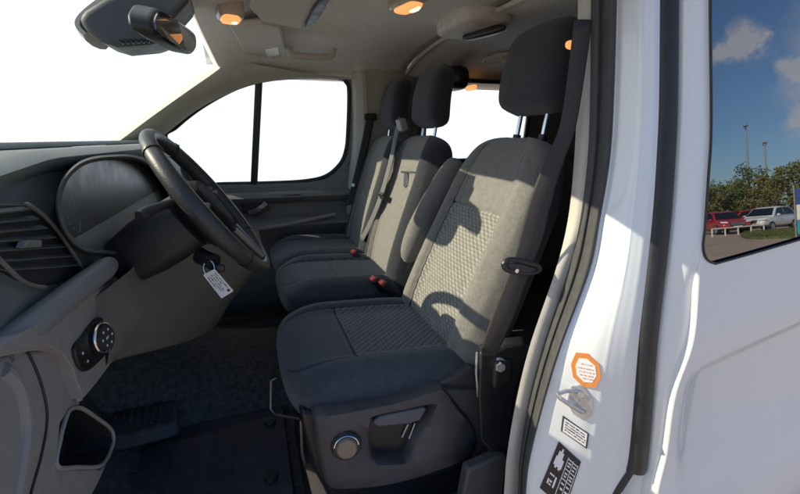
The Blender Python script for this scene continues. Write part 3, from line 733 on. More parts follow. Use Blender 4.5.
mb = MB(); mb.tube([WC+wu*-.075+wn*.006+wv*-.03, WC+wu*-.12+wn*.008+wv*-.016, WC+wu*-.17+wn*.010+wv*-.008], .006, 8); mb.build('spoke_trim', M_['silver'], lsk)
mb = MB(); mb.tube([WC+wu*-.075+wn*.006+wv*.03, WC+wu*-.12+wn*.008+wv*.016, WC+wu*-.17+wn*.010+wv*.008], .006, 8); mb.build('spoke_trim', M_['silver'], lsk)
# column shroud
mb = MB(); rings = []
for h, w_, hh, dz in ((-.045, .066, .050, .0), (-.06, .086, .064, .002), (-.11, .090, .066, .004), (-.16, .086, .064, .006), (-.24, .06, .05, .01)):
    rings.append([WC+wn*h+wu*(dz)+wv*w_*math.copysign(abs(math.cos(a))**.6, math.cos(a))+wu*hh*math.copysign(abs(math.sin(a))**.6, math.sin(a)) for a in [2*math.pi*k/36 for k in range(36)]])
mb.loft(rings); colm = mb.build('steering_column', M_['blacksat'], van, smooth=45)
mb = MB(); st = [P(190, 199, y=1.04), P(172, 203, y=.97), P(154, 209, y=.90), P(139, 216, y=.855)]
mb.tube(resample(st, 16), [.009]*9+[.0095, .010, .0105, .011, .0115, .011, .008], 12); mb.build('indicator_stalk', M_['blacksat'], colm)
mb = MB(); kl = P(214, 262, y=1.0); mb.cyl(kl+Vector((-.03, .03, .01)), kl, .019, 20); ign = mb.build('ignition_lock', M_['black'], colm)

# ---- floor, firewall, tunnel, sill
mb = MB(); mb.grid([[Vector((x, y, .60)) for y in [.58+1.82*j/12 for j in range(13)]] for x in [-.9, -.3, .3, 1, 2, 3.6]]); floor = mb.build('cab_floor', M_['carpet'], van, solid=.03)
mb = MB(); mb.grid([[Vector((x, y, z)) for y in [.60+1.76*j/20 for j in range(21)]] for x, z in ((-.36, .605), (-.46, .66), (-.62, .86), (-.68, 1.0), (-.70, 1.43))]); mb.build('firewall', M_['carpet'], floor, smooth=60)
mb = MB(); rows = []
for x, h in ((-.62, .32), (-.45, .26), (-.30, .20), (-.1, .15), (.06, .13), (.3, .12)):
    rows.append([Vector((x, 1.40+.62*j/16, .60+h*(1-abs(j/8-1)**4))) for j in range(17)])
mb.grid(rows); mb.build('floor_tunnel', M_['carpet'], floor, smooth=60)
for q in ([(175, 362), (177, 395), (178, 422)], [(118, 439), (150, 431), (178, 424)], [(178, 372), (215, 372), (255, 366), (268, 352)]):
    mb = MB(); mb.tube(resample([P(x, y, z=.66)+Vector((0, 0, .0)) for x, y in q], 16), .006, 8); mb.build('carpet_edge', M_['carpet'], floor)
mb = MB(); mb.grid([[Vector((x, y, z)) for x in (-.9, -.2, .35, .7, 3.5)] for y, z in ((.70, .605), (.64, .64), (.58, .64), (.545, .60), (.54, .40))]); mb.build('door_sill', M_['blacksat'], van, smooth=50)
mb = MB(); mb.plate([P(x, y, z=.70) for x, y in ((84, 436), (92, 398), (116, 366), (150, 361), (174, 363), (177, 395), (178, 422), (150, 430), (118, 438))], (0, 0, -.05)); mb.build('foot_rest', M_['mat'], floor, bevel=.012)
for k in range(7):
    a = (122+k*7, 376+k*1.0); mb = MB(); mb.tube([P(a[0], a[1], z=.703), P(a[0]-6, a[1]+42, z=.703)], .0035, 6); mb.build('foot_rest_rib', M_['mat'], floor)
# pillar foot trim beside the seat
mb = MB(); mb.plate([P(x, y, y=.72) for x, y in ((468, 470), (500, 456), (508, 456), (503, 500), (500, 560), (450, 560), (462, 500))], (0, .03, 0)); mb.build('pillar_foot', M_['seattrim'], van, bevel=.006)
mb = MB(); mb.plate([P(x, y, y=.735) for x, y in ((480, 352), (494, 353), (506, 346), (524, 344), (530, 348), (515, 400), (505, 470), (480, 440), (478, 396))], (.02, .04, 0)); mb.build('belt_anchor_cover', M_['black'], van, bevel=.006)

# ---- driver's belt
bl = [(574, 20), (561, 120), (546, 158), (531, 196), (521, 230), (512, 263), (496, 305), (480, 350)]
br = [(592, 20), (577, 120), (564, 160), (551, 200), (543, 235), (533, 262), (513, 318), (497, 353)]
A = resample([P(x, y, y=w) for (x, y), w in zip(bl, (.705, .700, .695, .69, .69, .69, .70, .72))], 40)
B = resample([P(x, y, y=w) for (x, y), w in zip(br, (.700, .690, .685, .68, .68, .68, .69, .715))], 40)
mb = MB(); mb.grid(strip(A, B, 8, .003)); belt_o = mb.build('driver_belt', M_['webbing'], van, solid=.0015)
mb = MB(); rings = closed_curve([P(x, y, y=.674) for x, y in ((504, 264), (510, 259.5), (524, 262), (537, 266), (539, 270), (530, 273), (516, 272), (506, 269))], 40)
mb.tube(rings, .0052, 10, closed=True); lt = mb.build('belt_tongue', M_['black'], belt_o)
mb = MB(); mb.plate([P(x, y, y=.670) for x, y in ((506, 263), (522, 264), (538, 269), (530, 274), (512, 271))], (0, .008, 0)); mb.build('tongue_plate', M_['blacksat'], belt_o, bevel=.002)
mb = MB(); c = P(517, 271, y=.666); mb.cyl(c, c+Vector((0, .008, 0)), .0042, 14); mb.build('tongue_stud', M_['chrome'], belt_o)
mb = MB(); c = P(501, 368, y=.722); mb.cyl(c, c+Vector((.004, .02, 0)), .011, 6); mb.cyl(c+Vector((0, .012, 0)), c+Vector((.002, .02, 0)), .019, 20); mb.build('anchor_bolt', M_['steel'], van)
mb = MB(); rbox(mb, P(500, 372, y=.742), (.05, .03, .075), 4); mb.build('anchor_plate', M_['black'], van)
mb = MB(); mb.tube([P(477, 352, y=.76), P(476, 372, y=.75), P(478, 396, y=.75)], .003, 8); mb.build('anchor_cable', M_['steel'], van)

# ================================================================== SEATS
def profile_ring(hw, T, Bk, fn, n=120):
    """front points u=-1..1 then the back; returns (lateral, w, u) tuples"""
    pts = []
    for i in range(n+1):
        u = math.sin((-1+2*i/n)*math.pi/2)*1.0
        e = max(0, 1-abs(u)**5)**.5
        pts.append((hw*u, T*e*1.0+fn(u)*e, u))
    for i in range(1, n):
        u = math.sin((1-2*i/n)*math.pi/2)
        e = max(0, 1-abs(u)**6)**.5
        pts.append((hw*u, -Bk*e, u))
    return pts, n
def shell(name, O, U, Nv, length, hwf, Tf, Bf, fn, mats, mfn, parent, seg=96, endp=7):
    U = Vector(U).normalized(); Nv = Vector(Nv).normalized(); L = Vector((0, 1, 0))
    rings = []; us = []; uvs = []
    for k in range(seg+1):
        s = .5-.5*math.cos(math.pi*k/seg); s = .5*s+.5*(k/seg) if 0 < k < seg else s
        q = abs(2*s-1); e = max(.0, 1-q**endp)**.5; ew = max(0.0, 1-q**(endp*2.2))**.5
        e = max(e, .03); ew = max(ew, .25)
        pts, n = profile_ring(hwf(s)*ew, Tf(s)*e, Bf(s)*e, lambda u: fn(u, s)*e)
        rings.append([Vector(O)+U*(s*length)+L*a+Nv*w for a, w, u in pts]); us.append([u if i <= n else 9 for i, (a, w, u) in enumerate(pts)])
        uvs.append([(a, s*length) for a, w, u in pts])
    mb = MB(); ss = [(.5-.5*math.cos(math.pi*k/seg))*.5+.5*(k/seg) for k in range(seg+1)]
    mb.loft(rings, True, True, 0, mfn=lambda a, i: mfn((us[a][i]+us[a][min(i+1, len(us[a])-1)])/2 if i < n else 9, (ss[a]+ss[a+1])/2), uvs=uvs)
    return mb.build(name, mats, parent, smooth=60)
def groove(x, c, w=.022, d=.006): return -d*math.exp(-((x-c)/w)**2)

def make_seat(name, label, group, yc, xb, zb, xt, zt, hw, driver):
    t = thing(name, label, 'car seat', (xb-.2, yc, .63), group)
    up = Vector((xt-xb, 0, zt-zb)); L = up.length; U = up.normalized(); Nv = Vector((-U.z, 0, U.x))
    fi = M_['ins'] if driver else M_['fab']
    side_m = M_['fabd']
    # backrest
    O = Vector((xb, yc, zb))-U*.10-Nv*.055
    def pucker(x, c, s): return .0016*math.sin(s*L/.017*math.pi)*math.exp(-((x-c)/.05)**2)
    def fb(u, s):
        a = abs(u); bol = .052*sm((a-.48)/.30)*(1-sm((a-.9)/.12))*(1-.55*s)
        g = (groove(a, .62, .022, .011)+pucker(a, .62, s))*sm((.95-s)/.05)
        lum = .014*math.sin(math.pi*min(1, s/.7))*(1-a*a)
        return bol+g+lum+(groove(s, .80, .010, .005)+groove(s, .86, .004, .0) if a < .56 and driver else 0)+(groove(s, .66, .007, .008)+.0016*math.sin(u*hw/.012*math.pi)*math.exp(-((s-.66)/.02)**2) if driver and a < .62 else 0)
    def mb_(u, s):
        a = abs(u)
        if a > 1.5: return 2
        if (abs(a-.62) < .011 and s < .95) or (driver and a < .62 and abs(s-.66) < .004): return 3
        if driver:
            if a < .62 and s < .66: return 1
            return 0
        if a > .66: return 2
        return 0
    hwf = lambda s: hw*((1.0-.13*s if driver else .99)+.03*math.sin(math.pi*s)-.13*sm((s-.72)/.28))
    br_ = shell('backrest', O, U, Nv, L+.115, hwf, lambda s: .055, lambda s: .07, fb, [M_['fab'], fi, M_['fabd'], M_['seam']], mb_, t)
    # cushion
    Lc = xb-.015
    Oc = Vector((.03 if driver else .06, yc, zb-.035)); Uc = Vector((1, 0, -.05)); Nc = Vector((.05, 0, 1))
    cl_ = xb+.05-Oc.x
    def fc(u, s):
        a = abs(u); bol = .030*sm((a-.5)/.3)*(1-sm((a-.9)/.12))*sm(s/.3)
        return bol+(groove(a, .66 if driver else .58, .02, .009)+pucker(a, .66 if driver else .58, s))*sm((s-.02)/.06)+(groove(s, .36, .006, .006) if driver and a < .66 else groove(s, .45, .006, .004) if a < .58 else 0) - .012*sm((.18-s)/.18)
    def mc(u, s):
        a = abs(u)
        if a > 1.5: return 2
        if abs(a-(.66 if driver else .58)) < .010 and s > .03 or (driver and a < .66 and abs(s-.36) < .0022): return 3
        if driver and a < .66 and .36 < s < .9: return 1
        return 0 if driver or a < .58 else 2
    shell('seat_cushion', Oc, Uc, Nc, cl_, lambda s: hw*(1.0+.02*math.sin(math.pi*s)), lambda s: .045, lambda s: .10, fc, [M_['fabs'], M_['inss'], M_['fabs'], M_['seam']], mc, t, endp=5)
    # headrest on two posts
    bU, bN = U, Nv
    hc = Vector((xt, yc, zt))+U*(.205 if driver else .160)-Nv*(.03 if driver else .035)
    U = Vector((math.sin(R(9)), 0, math.cos(R(9)))); Nv = Vector((-U.z, 0, U.x))
    hr = MB(); rings = []
    H, Wd, Th = (.245, .295, .11) if driver else (.235, .245, .10)
    for k in range(25):
        s = k/24; q = abs(2*s-1); e = max(.02, 1-q**6)**.5
        wd = Wd*(.5)*(1-.10*s**2)*max(.3, (1-q**9))**.5; th = Th*.5*e*(1.05-.15*s)
        off = .012*math.sin(math.pi*s)
        rings.append([hc+U*((s-.5)*H)+Vector((0, 1, 0))*wd*math.copysign(abs(math.cos(a))**.55, math.cos(a))+Nv*(off+th*math.copysign(abs(math.sin(a))**.6, math.sin(a))) for a in [2*math.pi*j/40 for j in range(40)]])
    hr.loft(rings); ho = hr.build('headrest', M_['fabd'], t, smooth=55)
    for sg in (-1, 1):
        mb = MB(); a = hc-U*H*.45+Vector((0, sg*.062, 0)); mb.cyl(a-U*.14, a+U*.02, .0065, 12); mb.build('headrest_post', M_['chrome'], ho)
        mb = MB(); a = hc-U*H*.45+Vector((0, sg*.062, 0))-U*.075; mb.cyl(a-U*.02, a+U*.008, .012, 14); mb.build('post_collar', M_['black'], ho)
    return t, bU, bN
dseat, dU, dN = make_seat('driver_seat', 'dark grey driver seat with side knob and lever, by the open door', None, 1.085, .475, 1.03, .690, 1.556, .245, True)
# armrest folded up on the inboard side
mb = MB(); a = [P(x, y, y=1.375) for x, y in ((459, 160), (448, 178), (432, 205), (418, 232), (407, 262))]
mb.tube(resample(a, 24), [.012, .028, .036, .04, .042, .043, .044, .044, .044, .044, .044, .044, .044, .044, .044, .044, .044, .044, .043, .042, .04, .036, .028, .012], 16, flat=.75); mb.build('armrest', M_['fab'], dseat)
# plastic skirt with knob and lever
YT = .80
lower = [(300, 412), (330, 414), (380, 410), (440, 388), (470, 372), (476, 380), (480, 420), (470, 470), (330, 500), (312, 470)]
mb = MB(); mb.plate([P(x, y, y=.835) for x, y in lower], (0, .46, 0)); mb.build('seat_frame', M_['black'], dseat, bevel=.01)
ho_ = [(371, 424), (374, 417), (400, 411), (434, 405), (434, 411), (424, 432), (414, 452), (407, 462), (398, 463), (377, 462), (371, 448)]
so = [(314, 419), (318, 416), (371, 408), (410, 399), (440, 389), (446, 391), (456, 404), (470, 420), (478, 436), (476, 452), (462, 464), (420, 478), (385, 487), (345, 491), (330, 490), (324, 478), (318, 452)]
# plate with an opening: quads between outer and inner curve
oc_ = closed_curve([P(x, y, y=YT) for x, y in so], 80); ic_ = closed_curve([P(x, y, y=YT-.002) for x, y in ho_], 80)
ctr = P(395, 440, y=YT)
def ang(p): return math.atan2(p.z-ctr.z, p.x-ctr.x)
def ray_curve(curve, a):
    best = None; n = len(curve)
    for i in range(n):
        p, q = curve[i], curve[(i+1) % n]; d = Vector((math.cos(a), 0, math.sin(a)))
        e = q-p; den = d.x*e.z-d.z*e.x
        if abs(den) < 1e-12: continue
        w = p-ctr; tt = (w.x*e.z-w.z*e.x)/den; uu = (w.x*d.z-w.z*d.x)/den
        if tt > 0 and -1e-6 <= uu <= 1+1e-6 and (best is None or tt > best): best = tt
    return ctr+Vector((math.cos(a), 0, math.sin(a)))*(best or .05)
angs = [2*math.pi*k/140 for k in range(140)]
o_r = [ray_curve(oc_, a) for a in angs]; i_r = [ray_curve(ic_, a) for a in angs]
def blend(p, q, t, dy): r = p.lerp(q, t); return Vector((r.x, r.y+dy, r.z))
rings = [[blend(p, q, 0, .05) for p, q in zip(o_r, i_r)], [blend(p, q, 0.0, .012) for p, q in zip(o_r, i_r)], [blend(p, q, .08, 0) for p, q in zip(o_r, i_r)], [blend(p, q, .5, -.004) for p, q in zip(o_r, i_r)], [blend(p, q, .93, -.002) for p, q in zip(o_r, i_r)], [blend(p, q, 1, .006) for p, q in zip(o_r, i_r)], [blend(p, q, 1.05, .04) for p, q in zip(o_r, i_r)]]
mb = MB(); rings = [r+[r[0]] for r in rings]; mb.loft(rings, False, False); skirt = mb.build('side_skirt', M_['seattrim'], dseat, smooth=50)
mb = MB(); mb.plate([P(x, y, y=YT+.038) for x, y in [(395+(x-395)*1.15, 436+(y-436)*1.15) for x, y in ho_]], (0, .01, 0)); mb.build('lever_recess', M_['seattrim'], skirt)
mb = MB(); mb.plate([P(x, y, y=YT+.010) for x, y in ((373, 422), (380, 416), (424, 407), (427, 409), (420, 421), (410, 424), (380, 427), (375, 426))], (0, .02, 0)); mb.build('recline_lever', plain('blue_grey_lever', (.10, .11, .13), .42), skirt, bevel=.004, bseg=3)
for a, b in (((408, 424), (402, 437)), ((415, 423), (409, 438))):
    mb = MB(); mb.cyl(P(*a, y=YT+.03), P(*b, y=YT+.03), .0022, 8); mb.build('lever_rod', M_['steel'], skirt)
kc = P(346, 444, y=YT-.002); kax = Vector((-.10, -1, .10)).normalized()
mb = MB(); mb.cyl(kc-kax*.01, kc+kax*.012, .031, 32); kb = mb.build('height_knob', M_['blacksat'], skirt, bevel=.002)
for k in range(20):
    pass
mb = MB(); ring = disc_pts(kc+kax*.012, kax, .0285, 40); mb.tube(disc_pts(kc+kax*.006, kax, .0300, 64), [.0040 if k % 4 < 2 else .0026 for k in range(64)], 8, closed=True); mb.build('knob_grip', M_['black'], kb)
mb = MB(); mb.tube([p for p in disc_pts(kc+kax*.0135, kax, .0262, 40) if p.z > kc.z+.004], .0018, 8); mb.build('knob_trim', M_['chrome'], kb)
mb = MB(); mb.cyl(kc+kax*.012, kc+kax*.022, .024, 32, r2=.021); mb.build('knob_face', plain('warm_grey_knob', (.24, .185, .13), .45), kb, bevel=.002)
# rear part of the skirt
mb = MB(); mb.plate([P(x, y, y=YT+.012) for x, y in ((444, 390), (476, 392), (486, 388), (492, 398), (500, 420), (492, 440), (478, 456), (474, 436), (458, 408))], (0, .05, 0)); mb.build('skirt_end', M_['seattrim'], dseat, bevel=.006)
mb = MB(); mb.plate([P(x, y, y=YT+.03) for x, y in ((430, 388), (455, 376), (475, 368), (478, 392), (446, 396))], (0, .05, 0)); mb.build('hinge_cover', M_['seattrim'], dseat, bevel=.006)
# adjusting bar under the front edge
mb = MB(); mb.tube([P(x, y, y=w) for x, y, w in ((276, 379, .93), (271, 381, .92), (270.5, 408, .91), (276, 415, .90), (300, 419, .86))], .0031, 10); mb.build('slide_bar', M_['darksteel'], dseat)
mb = MB(); mb.tube([P(x, y, y=.85) for x, y in ((301, 420), (302, 452), (307, 472))], .004, 8); mb.build('frame_bracket', M_['darksteel'], dseat)
mb = MB(); mb.plate([P(x, y, y=.84) for x, y in ((306, 470), (318, 474), (330, 500), (330, 520), (318, 520))], (0, .03, 0)); mb.build('seat_rail', plain('sunlit_tan_rail', (.36, .25, .16), .6), dseat, bevel=.003)  # sunlit look of the rail end is put into its tan colour
mb = MB(); mb.box((.28, 1.075, .72), (.42, .40, .24)); mb.build('seat_base', M_['black'], dseat, bevel=.02)

grp = None
mseat, mU, mN = make_seat('passenger_seat', 'middle passenger seat with a grey belt running down its backrest', None, 1.645, .487, 1.045, .632, 1.560, .212, False)
pseat, pU, pN = make_seat('passenger_seat', 'outer passenger seat against the far door', None, 2.07, .487, 1.045, .622, 1.560, .205, False)
for t, yc in ((mseat, 1.645), (pseat, 2.07)):
    mb = MB(); mb.box((.29, yc, .80), (.40, .40, .34)); mb.build('seat_base', M_['black'], t, bevel=.02)
# belt of the middle seat
def onback(yc, s, u, hw, xb, zb, U, Nv, off=.012): return Vector((xb, yc+u*hw, zb))+U*s+Nv*off
bp = [(401, 118), (397, 132), (390, 165), (380, 200), (371, 222), (362, 240)]
mb = MB(); pts = []
def ray_plane(px, py, O, n):
    d = ray(px, py); return CAM+d*(n.dot(O-CAM)/n.dot(d))
On = Vector((.487, 1.645, 1.045))+mN*.034
pts = [ray_plane(x, y, On, mN) for x, y in bp]
ribbon(mb, pts, .047, wdir=(0, 1, .25)); mb.build('belt_webbing', M_['greyweb'], mseat, solid=.002)
mb = MB(); c = ray_plane(402, 125, On+mN*.01, mN); mb.box(c, (.03, .055, .05), rot=Matrix.Rotation(-.3, 3, 'Y')); mb.build('belt_guide', M_['dashmid'], mseat, bevel=.006)
mb = MB(); c = ray_plane(382, 196, On+mN*.008, mN); mb.box(c, (.012, .06, .03), rot=Matrix.Rotation(-.3, 3, 'Y')); mb.build('belt_tongue', M_['blacksat'], mseat, bevel=.004)
# fold-down tray pocket with pull tab
mb = MB(); q = [ray_plane(x, y, On+mN*-.0305, mN) for x, y in ((401, 171), (419, 171.5), (418.5, 173), (401, 172.5))]; mb.plate(q, mN*-.02); mb.build('backrest_slot', M_['black'], mseat, smooth=0)
mb = MB(); q = [ray_plane(x, y, On+mN*-.029, mN) for x, y in ((404, 173), (408, 173), (407, 186), (405, 188), (403, 186))]; mb.plate(q, mN*-.01); mb.build('pull_tab', M_['black'], mseat, bevel=.002)
# buckles
def buckle(px, py, y, ang_, parent, s=1.0):
    c = P(px, py, y=y); rot = Matrix.Rotation(R(ang_), 3, 'Y')
    mb = MB(); mb.box(c+rot @ Vector((0, 0, -.028*s)), (.026*s, .042*s, .06*s), rot=rot); bo = mb.build('buckle', M_['black'], parent, bevel=.005)
    mb = MB(); mb.box(c+rot @ Vector((-.003, 0, .004*s)), (.020*s, .036*s, .010*s), rot=rot); mb.build('release_button', M_['red'], bo, bevel=.003)
buckle(354, 252, 1.80, -35, pseat); buckle(374, 279, 1.45, -35, mseat); buckle(383, 283, 1.40, -35, dseat)
for q, y in (((398, 288), 1.36), ((390, 290), 1.42)):
    pass
mb = MB(); rbox(mb, P(455, 79, y=2.15), (.10, .20, .12), 3); mb.build('rear_belt_guide', M_['black'], rear_l)
# ---- floor mat (loose, on the floor) with two fixing studs
fm = thing('floor_mat', 'black ribbed rubber mat on the floor before the driver seat', 'floor mat', (-.2, 1.1, .605))
mb = MB(); rows = []
for i in range(61):
    x = -.56+.60*i/60
    rows.append([Vector((x, .70+.72*j/40, .615+max(0, (-.40-x))*.9+(.006 if j % 2 and (i % 12) > 2 else 0)*(1 if 4 < j < 36 else 0)+(.01 if j in (0, 40) or i in (0, 60) else 0))) for j in range(41)])
mb.grid(rows); mb.build('mat_sheet', M_['mat'], fm, smooth=60, solid=.006)
for q in ((270, 421), (271, 476)):
    c = P(*q, z=.625); mb = MB(); mb.cyl(c-Vector((0, 0, .005)), c+Vector((0, 0, .005)), .021, 24, r2=.018); mb.cyl(c+Vector((0, 0, .005)), c+Vector((0, 0, .007)), .006, 12); mb.build('mat_stud', M_['blacksat'], fm, bevel=.001)

# ---- key tag hanging from the ignition
kt = thing('key_tag', 'white paper key tag with printed lines hanging under the steering wheel', 'key tag', P(212, 270, y=.99))
tq = [(203, 274), (215, 268), (233.5, 290), (221, 298)]
Y0 = .985
def tp(u, v, dy=0):
    x, y = Q(tq, u, v); return P(x, y, y=Y0+dy-.0*u)
# long side runs down to the lower right: u across the short edge, v along the long edge
tq = [(203, 275), (214.5, 269), (233.5, 291), (221.5, 298.5)]
def tp2(u, v, dy=0): x, y = Q(tq, u, v); return P(x, y, y=Y0+dy)
mb = MB(); mb.plate([tp2(.02, 0), tp2(.98, 0), tp2(1, .03), tp2(1, .97), tp2(.97, 1), tp2(.03, 1), tp2(0, .97), tp2(0, .03)], (.0005, .0012, 0)); mb.build('tag_card', M_['label_w'], kt, smooth=0)
mb = MB()
for r in range(5):
    v = .14
    while v < .8:
        w = random.uniform(.010, .034); u0 = .14+r*.165; hh_ = random.uniform(.055, .095)
        if r in (0, 3) and v > .62: break
        mb.plate([tp2(u0, v, -.0006), tp2(u0+hh_, v, -.0006), tp2(u0+hh_, min(.86, v+w), -.0006), tp2(u0, min(.86, v+w), -.0006)], (0, .0004, 0)); v += w+random.choice((.012, .012, .012, .04))
mb.plate([tp2(.66, .84, -.0006), tp2(.86, .84, -.0006), tp2(.86, .93, -.0006), tp2(.66, .93, -.0006)], (0, .0004, 0))
mb.build('tag_print', M_['ink'], kt, smooth=0)
mb = MB(); c = P(209, 268, y=.99); mb.tube([c+Vector((.011*math.cos(a), .004*math.sin(a), .016*math.sin(a))) for a in [2*math.pi*k/24 for k in range(24)]], .0011, 6, closed=True); mb.build('key_ring', M_['chrome'], kt)
mb = MB(); rbox(mb, P(220, 268, y=1.0), (.022, .012, .02), 3); mb.build('key_head', M_['blacksat'], kt)

# ================================================================== WHAT THE SIDE WINDOW REFLECTS (behind the camera)
GN = Vector((0, -1, TUM)).normalized(); GP = PS(750, 200, .527)
def mirrored(px, py, D):
    p = CAM+ray(px, py)*D; return p-2*GN*(GN.dot(p-GP))
def base_at(px, py, D):
    p = mirrored(px, py, D); p.z = 0; return p
# ground
m, nt, b = nmat('pale_asphalt'); M_['ground'] = m
tc = N(nt, 'ShaderNodeTexCoord'); n1 = N(nt, 'ShaderNodeTexNoise'); n1.inputs['Scale'].default_value = .4; n1.inputs['Detail'].default_value = 10; n1.inputs['Roughness'].default_value = .7
nt.links.new(tc.outputs['Object'], n1.inputs['Vector'])
cr = N(nt, 'ShaderNodeValToRGB'); cr.color_ramp.elements[0].position = .3; cr.color_ramp.elements[0].color = (.31, .235, .185, 1); cr.color_ramp.elements[1].position = .7; cr.color_ramp.elements[1].color = (.45, .35, .285, 1)
nt.links.new(n1.outputs['Fac'], cr.inputs[0]); nt.links.new(cr.outputs[0], b.inputs['Base Color']); b.inputs['Roughness'].default_value = .9
mb = MB(); mb.grid([[Vector((x, y, 0)) for y in (-900, -100, -20, 0, 5)] for x in (-900, -100, -10, 0, 10, 100, 900)])
tag(mb.build('ground', M_['ground'], None, smooth=0), kind='structure')

# cars
CP = {'red': plain('red_car_paint', (.42, .018, .02), .3, var=.03, coat=1), 'white': plain('white_car_paint', (.75, .76, .78), .3, var=.02, coat=1), 'grey': plain('grey_car_paint', (.12, .13, .15), .3, var=.03, coat=1)}
M_['carglass'] = plain('car_window', (.012, .016, .02), .05, var=.02, spec=.8)
M_['lampglass'] = plain('headlight_glass', (.7, .72, .75), .1, var=.02)
def make_car(name, label, loc, yaw, paint, group, tall=1.64):
    t = thing(name, label, 'car', loc, group); t.rotation_euler = (0, 0, yaw)
    W2 = .92; s = tall/1.64
    body = [(-2.2, .45, .62, .70), (-2.15, .35, .80, .82), (-1.7, .30, .98, .89), (-.9, .28, 1.03, .92), (0, .28, 1.02, .92), (1.0, .28, 1.02, .92), (1.8, .32, 1.02, .90), (2.15, .38, .95, .82), (2.22, .5, .8, .72)]
    mb = MB(); rings = []
    for x, z0, z1, w in body:
        z0 *= s; z1 *= s
        rings.append([Vector((x, y, z)) for y, z in ((-w*.85, z0), (w*.85, z0), (w, z0+.12), (w, lerp(z0, z1, .55)), (w*.96, z1-.05), (w*.86, z1), (-w*.86, z1), (-w*.96, z1-.05), (-w, lerp(z0, z1, .55)), (-w, z0+.12))])
    mb.loft(rings); mb.build('body', CP[paint], t, subsurf=1)
    g = [(-1.05, 1.0, 1.02, .84), (-.35, 1.0, 1.56, .68), (.1, 1.0, 1.64, .66), (1.2, 1.0, 1.60, .66), (1.75, 1.0, 1.42, .66), (2.1, 1.0, 1.02, .78)]
    mb = MB(); rings = []
    for x, z0, z1, w in g:
        rings.append([Vector((x, y, z*s)) for y, z in ((-.86, z0-.03), (.86, z0-.03), (lerp(.86, w, .5)+.01, lerp(z0, z1, .5)), (w, z1-.03), (w*.85, z1), (-w*.85, z1), (-w, z1-.03), (-lerp(.86, w, .5)-.01, lerp(z0, z1, .5)))])
    mb.loft(rings); mb.build('cabin', CP[paint], t)
    mb = MB(); mb.plate([(-1.02, -.76, 1.05*s), (-1.02, .76, 1.05*s), (-.38, .60, 1.52*s), (-.38, -.60, 1.52*s)], (-.03, 0, .02)); mb.build('windscreen', M_['carglass'], t, smooth=0)
    for sg in (-1, 1):
        for q in (((-.82, 1.05), (-.30, 1.50), (.30, 1.55), (.30, 1.05)), ((.38, 1.05), (.38, 1.55), (1.15, 1.52), (1.45, 1.28), (1.5, 1.05))):
            mb = MB(); mb.plate([(x, sg*(.885-(z-1.0)*.34), z*s) for x, z in q], (0, -sg*.03, 0)); mb.build('side_window', M_['carglass'], t, smooth=0)
        mb = MB(); mb.plate([(-2.17, sg*.50, .78*s), (-2.02, sg*.86, .80*s), (-1.92, sg*.90, .90*s), (-2.10, sg*.56, .88*s)], (-.06, sg*.02, .01)); mb.build('headlight', M_['lampglass'], t)
        mb = MB(); rbox(mb, (-.75, sg*1.0, 1.08*s), (.12, .18, .13), 3); mb.build('side_mirror', CP[paint], t)
        for x in (-1.38, 1.35):
            mb = MB(); c = Vector((x, sg*.84, .34)); mb.cyl(c-Vector((0, sg*.11, 0)), c+Vector((0, sg*.105, 0)), .34, 28); wl_ = mb.build('wheel', M_['rubber'], t, bevel=.02)
            mb = MB(); mb.cyl(c+Vector((0, sg*.10, 0)), c+Vector((0, sg*.115, 0)), .22, 20); mb.build('rim', M_['steel'], wl_)
    mb = MB(); mb.plate([(-2.235, -.42, .62*s), (-2.235, .42, .62*s), (-2.19, .46, .82*s), (-2.19, -.46, .82*s)], (-.03, 0, 0)); mb.build('grille', M_['black'], t)
    for k in range(3):
        mb = MB(); mb.box((-2.262, 0, (.66+.06*k)*s), (.012, .84, .018)); mb.build('grille_bar', M_['chrome'], t)
    mb = MB(); mb.plate([(-2.22, -.6, .40), (-2.22, .6, .40), (-2.23, .62, .54), (-2.23, -.62, .54)], (-.03, 0, 0)); mb.build('bumper_intake', M_['black'], t)
    mb = MB(); mb.box((-2.265, 0, .50), (.01, .5, .10)); mb.build('number_plate', M_['label_w'], t)
    for c in COL.objects:
        if c.parent == t: c.matrix_parent_inverse = Matrix.Identity(4)
    return t
def face_to(p, turn):
    d = math.atan2(-p.y, -p.x)                 # direction to the van; the car's nose is at local -x
    return d+math.pi+turn
p = base_at(722, 236, 31); make_car('parked_car', 'red hatchback parked under the trees, reflected in the window', p, face_to(p, R(-24)), 'red', None, 1.60)
p = base_at(768, 236, 30); make_car('parked_car', 'white suv with a dark grille parked beside the grass, reflected in the window', p, face_to(p, R(24)), 'white', None, 1.68)
p = base_at(742, 233, 36); make_car('parked_car', 'red car parked further back between two cars, reflected in the window', p, face_to(p, R(60)), 'red', None, 1.6)
p = base_at(792, 233, 36); make_car('parked_car', 'grey car half hidden by a tree trunk, reflected in the window', p, face_to(p, R(20)), 'grey', None, 1.6)
# grass island and barrier
M_['grass'] = plain('dry_grass', (.10, .12, .035), 1, var=.35, nscale=4)
mb = MB(); c = base_at(778, 246, 24); rings = []
gp = [base_at(x, 240, D) for x, D in ((742, 28), (760, 29), (800, 28.5), (840, 28), (870, 22), (810, 20), (770, 21), (745, 23))]
gp = closed_curve(gp, 40); mb.plate([Vector((q.x, q.y, .12)) for q in gp], (0, 0, -.118))
rnd = random.Random(3); gc = sum(gp, Vector())/len(gp)
for k in range(2500):
    q = gc.lerp(gp[rnd.randrange(40)], math.sqrt(rnd.random())*.97); a = rnd.random()*6.28; h = rnd.uniform(.05, .14)
    d = Vector((math.cos(a), math.sin(a), 0))*.03; i = mb.add([Vector((q.x, q.y, .115))-d, Vector((q.x, q.y, .115))+d, Vector((q.x, q.y, .115+h))+d*rnd.uniform(-1, 1)]); mb.face((i, i+1, i+2))
tag(mb.build('grass', M_['grass'], None, smooth=0), kind='stuff')
